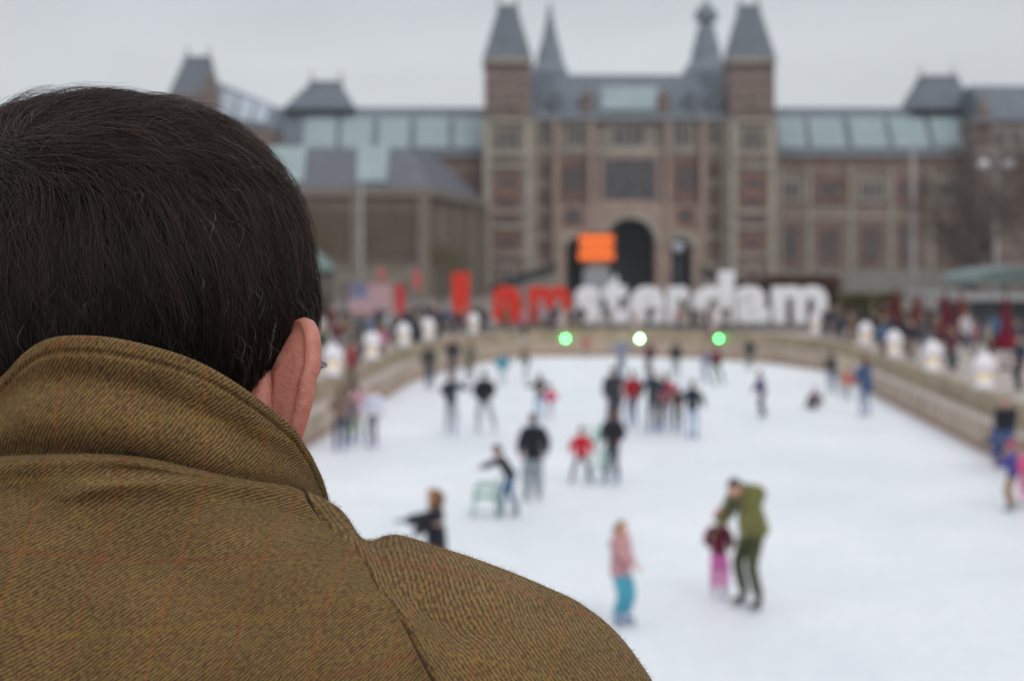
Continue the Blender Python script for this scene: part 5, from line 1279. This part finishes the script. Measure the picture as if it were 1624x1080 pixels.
quads = quads if OUTW else quads[:, ::-1]
side = (sgn[:-1, :-1] > 0).reshape(-1)
# cloth coordinates in metres: across / down the back; along / round the sleeve
seg = np.linalg.norm(np.diff(P0, axis=0), axis=-1); vl = np.vstack([np.zeros((1, nC)), np.cumsum(seg, 0)])
ub = (P0[..., 0]-MX)*1.0; zb2 = -(P0[..., 2]-EYE); vb = vl + .10*ub
ca, sa = math.cos(R(-9)), math.sin(R(-9))
uvB = np.stack([ub*ca - vb*sa, ub*sa + vb*ca], -1)
al = P0[..., 0]-MX; rnd = np.where(np.cos(TT) > 0, -(P0[..., 2]-EYE)*1.15-.2*(P0[..., 1]-CY), (P0[..., 2]-EYE)*1.1)
c2, s2 = math.cos(R(28)), math.sin(R(28))
uvS = np.stack([al*.95+rnd*.31, al*.31-rnd*.95], -1)
UB = uvB.reshape(-1, 2)[quads]; US = uvS.reshape(-1, 2)[quads]; UVq = np.where(side[:, None, None], US, UB)
def jacket_piece(name, sel, label=None):
    q = quads[sel]; used, inv = np.unique(q, return_inverse=True); V_ = P1.reshape(-1, 3)[used]-MO
    o = npmesh(name, V_, inv.reshape(q.shape), [m_tweed], man)
    uvl = o.data.uv_layers.new(name='UVMap'); uvl.data.foreach_set('uv', UVq[sel].astype(np.float32).ravel())
    sol = o.modifiers.new('cloth_thickness', 'SOLIDIFY'); sol.thickness = .003; sol.offset = -1
    return o
# one continuous cloth mesh keeps the seam closed
coat_o = jacket_piece('coat', np.ones(len(quads), bool))

# seam cord lying in the groove
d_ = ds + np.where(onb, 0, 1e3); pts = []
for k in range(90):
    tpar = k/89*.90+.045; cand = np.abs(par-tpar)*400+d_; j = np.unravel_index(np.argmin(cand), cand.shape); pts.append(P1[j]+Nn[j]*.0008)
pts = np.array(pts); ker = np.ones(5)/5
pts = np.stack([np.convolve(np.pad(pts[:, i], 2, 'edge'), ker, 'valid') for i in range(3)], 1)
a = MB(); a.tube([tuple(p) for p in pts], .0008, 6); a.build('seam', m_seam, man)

# sleeves and skirt of the coat below the shoulders
def tubecloth(name, pts, rad, flat=1.0):
    a = MB(); a.tube([Vector(p) for p in pts], rad, 40, 0, flat); o = a.build(name, m_tweed, man)
    me = o.data; uvl = me.uv_layers.new(name='UVMap'); co = np.empty(len(me.vertices)*3, dtype=np.float32); me.vertices.foreach_get('co', co); co = co.reshape(-1, 3)
    li = np.empty(len(me.loops), dtype=np.int32); me.loops.foreach_get('vertex_index', li); w = co[li]; uvl.data.foreach_set('uv', np.stack([w[:, 0]+w[:, 1]*.5, w[:, 2]+w[:, 1]*.7], 1).astype(np.float32).ravel()); return o
for i, s in enumerate((1, -1)):
    tubecloth('sleeve', [(MX+s*.165, .70, EYE-.27), (MX+s*.195, .71, EYE-.38), (MX+s*.215, .76, EYE-.49), (MX+s*.20, .84, EYE-.53), (HAND[i][0]-s*0.0, .93, HAND[i][2]+.01), (HAND[i][0], .985, HAND[i][2]+.005)], [.07, .072, .070, .062, .056, .052])
tubecloth('coat_skirt', [(MX, .70, EYE-.48), (MX, .70, EYE-.62), (MX, .70, EYE-.80), (MX, .70, EYE-.95)], [.215, .205, .215, .225], .62)

# ---- collar
tc2 = np.linspace(-175, 175, 900); nv = 60
prof = []                                # (fraction of the height, outward offset, side)
for i in range(nv+1): f = i/nv; prof.append((f, 0, 0))
TC, FV = np.meshgrid(np.radians(tc2), np.linspace(0, 1, nv+1), indexing='ij')
def collar_pt(th, f, extra=0):
    td = np.degrees(th); zb = zbase(td)-.010; zt = ztop(td)
    z = zb+(zt-zb)*f
    amp = np.exp(-((td-12)/42)**2)
    bul = .0060*np.sin(math.pi*np.clip(f, 0, 1))*(.35+.65*np.exp(-(td/70)**2))
    bul = bul + amp*(.0030*np.exp(-((f-.40+.0022*td)/.13)**2) - .0056*np.exp(-((f-.70+.0020*td)/.11)**2) - .0050*np.exp(-((f-.14+.003*td)/.11)**2) + .0012*np.exp(-((f-.9)/.08)**2))
    flare = .003*f - .0015
    pn = vnoise(np.stack([np.sin(th).ravel()*9, np.cos(th).ravel()*9, (f*3).ravel()], 1), 7).reshape(f.shape)
    bul = bul+.0012*pn
    st = np.abs(f-(1-.0052/np.maximum(zt-zb, .006)))*np.maximum(zt-zb, .006)
    bul = bul-.0019*np.exp(-(st/.0009)**2)+.0009*np.exp(-((f-1)*np.maximum(zt-zb, .006)/.003)**2)
    r = bul+flare+extra
    x = MX+(.080+r)*np.sin(th); y = CY-(.090+r)*np.cos(th)
    return np.stack([x, y, z+EYE], -1)
outer = collar_pt(TC, FV); inner = collar_pt(TC, FV, -.0040)
lipz = .0012
lip = (outer[:, -1:]+inner[:, -1:])/2; lip[..., 2] += lipz; lip1 = outer[:, -1:]*.8+inner[:, -1:]*.2; lip1[..., 2] += lipz*.7; lip2 = outer[:, -1:]*.2+inner[:, -1:]*.8; lip2[..., 2] += lipz*.7
G_ = np.concatenate([outer, lip1, lip, lip2, inner[:, ::-1]], 1); nR2, nC2 = G_.shape[:2]
idx = np.arange(nR2*nC2).reshape(nR2, nC2); qd = np.stack([idx[:-1, :-1], idx[1:, :-1], idx[1:, 1:], idx[:-1, 1:]], -1).reshape(-1, 4)
co_ = npmesh('collar', G_.reshape(-1, 3)-MO, qd, [m_tweed], man)
uc = TC*.092; vc = -np.concatenate([FV, FV[:, -1:]+.02, FV[:, -1:]+.03, FV[:, -1:]+.04, 1.05+FV[:, ::-1]*0+(1-FV[:, ::-1])], 1)*.047
ucg = np.repeat(uc[:, :1], nC2, 1); UVc = np.stack([ucg*ca+vc*-sa*0 + 0.004 + vc*.05, vc+.20*ucg], -1).reshape(-1, 2)[qd]
uvl = co_.data.uv_layers.new(name='UVMap'); uvl.data.foreach_set('uv', UVc.astype(np.float32).ravel())

# ---- strands (hair and the nap of the cloth)
def strands(name, PT, rad, mats, parent, rnd=None, mi=None):
    """PT (n,k,3) polylines -> one mesh of tapering three-sided strands"""
    n, k = PT.shape[:2]; T = np.gradient(PT, axis=1); T /= np.linalg.norm(T, axis=-1, keepdims=True)+1e-12
    ref = RNG.normal(size=(n, 1, 3)); A = np.cross(T, ref); A /= np.linalg.norm(A, axis=-1, keepdims=True)+1e-12; B = np.cross(T, A)
    taper = np.linspace(0, 1, k); w = (1-.8*taper**2.2)[None, :, None]*np.reshape(rad, (-1, 1, 1))
    ring = [PT+w*(A*math.cos(q)+B*math.sin(q)) for q in (0, 2.094, 4.189)]
    V_ = np.stack(ring, 2).reshape(-1, 3)
    base = (np.arange(n)*k*3)[:, None, None]; seg_ = (np.arange(k-1)*3)[None, :, None]; j = np.arange(3)[None, None, :]; j2 = (j+1) % 3
    Qd = np.stack([base+seg_+j, base+seg_+j2, base+seg_+3+j2, base+seg_+3+j], -1).reshape(-1, 4)
    o = npmesh(name, V_-MO, Qd, mats, parent, True, None if mi is None else np.repeat(mi, (k-1)*3))
    if rnd is not None:
        at = o.data.attributes.new('strand', 'FLOAT', 'POINT'); at.data.foreach_set('value', np.repeat(rnd, k*3).astype(np.float32))
    return o
def hairmat(name, c0, c1, rough=.38, spec=.55):
    m, nt, b = nmat(name); N = nt.nodes; L = nt.links
    at = N.new('ShaderNodeAttribute'); at.attribute_name = 'strand'; r = N.new('ShaderNodeValToRGB'); L.new(at.outputs['Fac'], r.inputs[0])
    r.color_ramp.elements[0].color = c0+(1,); r.color_ramp.elements[1].color = c1+(1,)
    L.new(r.outputs[0], b.inputs['Base Color']); b.inputs['Roughness'].default_value = rough; b.inputs['Specular IOR Level'].default_value = spec
    return m
m_hair = hairmat('hair_dark_brown', (.0042, .0032, .0031), (.084, .053, .040), .38, .30); m_grey = hairmat('hair_grey', (.22, .21, .21), (.50, .48, .47), .4)
def tang(d, vec):      # project a world vector onto the sphere of directions
    return vec - d*(vec*d).sum(-1, keepdims=True)
def to_head(v): return np.asarray(v) @ HR_       # world -> head axes
def hairline(d):
    az = np.degrees(np.arctan2(np.abs(d[:, 0]), -d[:, 1]))           # 0 back, 90 side, 180 face
    return np.interp(az, [0, 35, 55, 68, 80, 100, 112, 125, 150, 180], [-.92, -.88, -.70, -.42, -.02, .05, -.12, .30, .62, .72])
def scalp_dirs(n):
    out = []
    while sum(map(len, out)) < n:
        d = RNG.normal(size=(n, 3)); d /= np.linalg.norm(d, axis=1, keepdims=True); out.append(d[d[:, 2] > hairline(d)])
    return np.concatenate(out)[:n]
def dir_at(px, py, yguess=.66):     # head-space direction of the scalp point seen at a photo position
    best = None; g = scalp_dirs(20000); p = head_world(g); q = proj(p); vis = p[:, 1] < HC[1]+.02
    e = np.hypot(q[:, 0]-px, q[:, 1]-py)+np.where(vis, 0, 1e5); return g[np.argmin(e)]
WH = dir_at(28, 225)
def grow(d, Ln, K, rnd, lift, curl=.0, dirnoise=.25):
    n = len(d); u = d.copy(); step = (Ln/(K-1))[:, None]; pts = []
    down = to_head(np.array([[.10, .12, -1.0]])); right = to_head(np.array([[1.0, .25, .02]]))
    cl = vnoise(d*9.0, 3); cl2 = vnoise(d*26.0, 4); cl3 = vnoise(d*60.0, 9)
    jit = RNG.normal(size=(n, 3))*dirnoise*.5; ph_ = RNG.uniform(0, 6.28, n)
    hgt = lift; upf = smooth01(-.3, .6, d[:, 2])
    for k in range(K):
        t = k/(K-1)
        h = .0012+hgt*np.sin(np.minimum(t*1.25, 1)*math.pi/2)**.8*(1-.25*t) + (.0032*np.maximum(cl2, -.5) + .0024*cl3)*t*(.4+.6*upf)
        pts.append(head_world(u, h))
        away = tang(u, u-WH); dist = np.linalg.norm(away, axis=1, keepdims=True); away /= dist+1e-6
        swirl = np.cross(u, away)*-.12
        topw = smooth01(.35, .75, to_world_up(u))[:, None]
        below = (1-topw)
        g = away*(.55+.2*topw) + swirl*np.exp(-(dist/.5)**2) + tang(u, np.repeat(down, n, 0))*(.20+3.0*below**1.5) + tang(u, np.repeat(right, n, 0))*(1.15*topw*(1-np.exp(-(dist/.22)**2)))
        side_ = np.cross(u, g)
        g = g + side_*(.38*cl+.42*cl2+.30*cl3)[:, None] + tang(u, jit)
        if curl: g = g + side_*(curl*np.sin(ph_+t*7))[:, None]
        g /= np.linalg.norm(g, axis=1, keepdims=True)+1e-6
        rad_ = np.linalg.norm(head_shape(u)*np.array([HSX, HSY, HSZ]), axis=1, keepdims=True)+h[:, None]
        u = u+g*step/rad_; u /= np.linalg.norm(u, axis=1, keepdims=True)
    return np.stack(pts, 1)
def to_world_up(u): return (u @ HR_.T)[:, 2]
NH = 76000
d0 = scalp_dirs(NH); K = 12
def hair_len(d, n): 
    lf = smooth01(.15, .75, -d[:, 2]); az = np.degrees(np.arctan2(np.abs(d[:, 0]), -d[:, 1])); sk = smooth01(72, 88, az)*smooth01(.30, .02, d[:, 2])
    up_ = smooth01(.2, .8, to_world_up(d))
    return lf, sk, up_, (.044+.014*up_-.022*lf)*(1-.6*sk)
lowf, sidek, upw, L0 = hair_len(d0, NH)
lay = RNG.uniform(0, 1, NH)**.8
lumps = (1+.40*vnoise(d0*7, 21)*upw)
lift = (.0030+.0095*lay*lumps)*(1-.62*lowf)*(.85+.45*upw)*(1-.75*sidek)
fly = RNG.uniform(0, 1, NH) < .035; lift = np.where(fly, lift+RNG.uniform(.001, .005, NH), lift)
PT = grow(d0, L0*RNG.uniform(.7, 1.15, NH), K, None, lift, 0, .20)
# locks: strands gather towards the tip of the nearest guide strand
NL = 2600; dg_ = scalp_dirs(NL); lg, sg_, ug, LG = hair_len(dg_, NL)
liftg = (.0040+.0095*RNG.uniform(0, 1, NL)*(1+.45*vnoise(dg_*7, 21)*ug))*(1-.62*lg)*(.85+.5*ug)*(1-.75*sg_)
PG = grow(dg_, LG*RNG.uniform(.8, 1.25, NL), K, None, liftg, .35, .85)
near = np.empty(NH, dtype=np.int64)
for i in range(0, NH, 4000):
    near[i:i+4000] = np.argmax((d0[i:i+4000]+RNG.normal(size=(min(4000, NH-i), 3))*.012) @ dg_.T, axis=1)
tt = np.linspace(0, 1, K)[None, :, None]; cs = np.where(RNG.uniform(0, 1, NH) < .22, .05, RNG.uniform(.5, .9, NH))[:, None, None]
cs = np.where(fly[:, None, None], 0, cs)
root_off = (PT[:, :1]-PG[near][:, :1])
tgt = PG[near]+root_off*(1-.85*tt)
PT = PT*(1-cs*tt**1.1)+tgt*(cs*tt**1.1)
lock_t = RNG.uniform(-1, 1, NL)
rnd = np.clip(.24+.16*vnoise(d0*9, 11)+.17*RNG.normal(size=NH)+.20*lock_t[near]+.34*upw-.10*(1-upw), 0, 1)**1.4  # lighter on top, darker below: the sheen is put into the strand colour
rt = np.where(fly, .00006, .00011)*RNG.uniform(.8, 1.3, NH)
# flyaway hairs along the outline and scattered grey ones
d1 = scalp_dirs(2600); L1 = RNG.uniform(.02, .045, len(d1))
PT1 = grow(d1, L1, K, None, RNG.uniform(.011, .019, len(d1)), 1.1, .9)
d2 = scalp_dirs(9000); q2 = proj(head_world(d2)); keep = RNG.uniform(0, 1, len(d2)) < (.012+.26*np.exp(-(((q2[:, 0]-440)/75)**2+((q2[:, 1]-470)/120)**2))+.02*(q2[:, 0] > 250))*(head_world(d2)[:, 1] < HC[1]+.03)
d2 = d2[keep]; lf2 = smooth01(.15, .75, -d2[:, 2])
PT2 = grow(d2, RNG.uniform(.008, .024, len(d2)), K, None, (.0135+.002*RNG.uniform(-1, 1, len(d2)))*(1-.62*lf2)*(.85+.35*smooth01(.3, .9, to_world_up(d2))), 1.1, .5)
strands('hair', np.concatenate([PT, PT1, PT2]), np.concatenate([rt, np.full(len(d1), .000045), np.full(len(d2), .00006)]), [m_hair, m_grey], man,
        np.concatenate([rnd, np.full(len(d1), .8), RNG.uniform(0, 1, len(d2))]), np.concatenate([np.zeros(len(rnd)+len(d1)), np.ones(len(d2))]).astype(int))
# short hair under the long: close the scalp
n, m = 90, 60
th = np.linspace(0, math.pi, m+1); ph = np.arange(n)*2*math.pi/n; T_, P_ = np.meshgrid(th, ph, indexing='ij')
dd = np.stack([np.sin(T_)*np.sin(P_), np.sin(T_)*np.cos(P_), -np.cos(T_)], -1).reshape(-1, 3)
okd = dd[:, 2] > hairline(dd)+.03; pw = head_world(dd, .0016)
fs = np.array([(i*n+k, (i+1)*n+k, (i+1)*n+(k+1) % n, i*n+(k+1) % n) for i in range(m) for k in range(n)]); fs = fs[okd[fs].all(1)]
used, inv = np.unique(fs, return_inverse=True)
npmesh('scalp_hair', pw[used]-MO, inv.reshape(fs.shape), [mat('scalp_dark', (.014, .010, .009), .9, .1, .2, 60)], man)

# nap of the tweed: short fibres
def fuzz(name, P, Nv, n, mask, lmax=.0022):
    w = np.where(mask.ravel())[0]; pick = RNG.choice(w, n); b0 = P.reshape(-1, 3)[pick]+RNG.normal(size=(n, 3))*.0005; nv_ = Nv.reshape(-1, 3)[pick]
    dr = nv_*RNG.uniform(.15, .8, (n, 1))+RNG.normal(size=(n, 3))*.6; dr /= np.linalg.norm(dr, axis=1, keepdims=True)
    dr2 = dr+RNG.normal(size=(n, 3))*.7; L_n = RNG.uniform(.0007, lmax, (n, 1))
    pt = np.stack([b0-nv_*.0002, b0+dr*L_n*.5, b0+dr*L_n*.5+dr2*L_n*.35], 1)
    strands(name, pt, np.full(n, .000038), [m_fuzz], man, RNG.uniform(0, 1, n))
m_fuzz = hairmat('wool_fibre', (.14, .09, .04), (.34, .25, .13), .9, .1)
vism = (Q[..., 1] < 1120) & (Q[..., 0] > -60) & (Q[..., 0] < 1090) & (np.cos(TT) > -.35)
fuzz('coat_nap', P1, Nn, 30000, vism)
No = outer-np.array([MX, CY, 0]); No[..., 2] = 0; No /= np.linalg.norm(No, axis=-1, keepdims=True)
fuzz('collar_nap', outer, No, 12000, (np.abs(np.degrees(TC)) < 110), .0018)

# glasses
m_rim = plain((46, 40, 40), .35); m_gl, nt_, b_ = nmat('lens_glass'); b_.inputs['Transmission Weight'].default_value = .92; b_.inputs['Roughness'].default_value = .05; b_.inputs['IOR'].default_value = 1.15; b_.inputs['Base Color'].default_value = (.9, .92, .93, 1)
def HW(x, y, z): return tuple(np.array([x*1.0, y, z]) @ HR_.T + HC)
rim = MB(); lens = MB()
for s in (1, -1):
    c = (.040*s, .105, -.024)
    ring = [HW(c[0]+.031*math.cos(w)*(1), c[1]-.010*(abs(c[0]+.029*math.cos(w))/.06)**2, c[2]+.021*math.sin(w)) for w in np.linspace(0, 2*math.pi, 25)]
    rim.tube(ring, .0011, 6)
    n_ = 24; v = ring[:-1]; v2 = [tuple(np.array(p)+np.array(HW(0, .0015, 0))-np.array(HW(0, 0, 0))) for p in v]
    lens.add(v+v2, [tuple(range(n_)), tuple(range(2*n_-1, n_-1, -1))]+[(i, i+n_, (i+1) % n_+n_, (i+1) % n_) for i in range(n_)], 0, False)
    rim.tube([HW(.070*s, .097, -.014), HW(.080*s, .085, -.012), HW(.0885*s, .03, -.009), HW(.090*s, -.004, -.005), HW(.087*s, -.022, -.022)], .0012, 6)
rim.tube([HW(-.006, .110, -.016), HW(0, .114, -.012), HW(.006, .110, -.016)], .0013, 6)
gl = rim.build('glasses', m_rim, man); 
lo = lens.build('lens', m_gl, man); lo.parent = gl

# footbridge under the man and the photographer
mb = MB(); mb.box(-9, 9, -3, 1.22, DECK-.25, DECK); tag(mb.build('bridge_deck', mat('bridge_planks', S(110, 98, 86), .8, .2, .2, 2)), 'timber deck of the footbridge the man stands on', 'bridge', kind='structure')
t = thing('railing', 'steel bridge railing under the man\'s hands, below the picture', 'railing', (0, 1.1, DECK))
a = MB(); a.tube([(-9, 1.1, DECK+1.09), (9, 1.1, DECK+1.09)], .025, 12); a.build('handrail', plain((90, 92, 94), .4), t)
for k in range(13):
    a = MB(); a.tube([(-9+k*1.5, 1.1, DECK+.005), (-9+k*1.5, 1.1, DECK+1.07)], .02, 8); a.build('post', plain((90, 92, 94), .4), t)
finish_skins()

# ------------------------------------------------------------------ the slightly misty winter air
mb = MB(); mb.box(-1800, 1800, -200, 1900, -1.4, 70); hz = mb.build('haze', [])
hm_ = bpy.data.materials.new('haze_air'); hm_.use_nodes = True; nt = hm_.node_tree; nt.nodes.clear()
o_ = nt.nodes.new('ShaderNodeOutputMaterial'); v_ = nt.nodes.new('ShaderNodeVolumePrincipled'); v_.inputs['Color'].default_value = (.86, .89, .93, 1); v_.inputs['Density'].default_value = .00024
v_.inputs['Anisotropy'].default_value = .2
nt.links.new(v_.outputs[0], o_.inputs['Volume']); hz.data.materials.append(hm_); tag(hz, 'thin pale winter haze filling the air', kind='stuff')
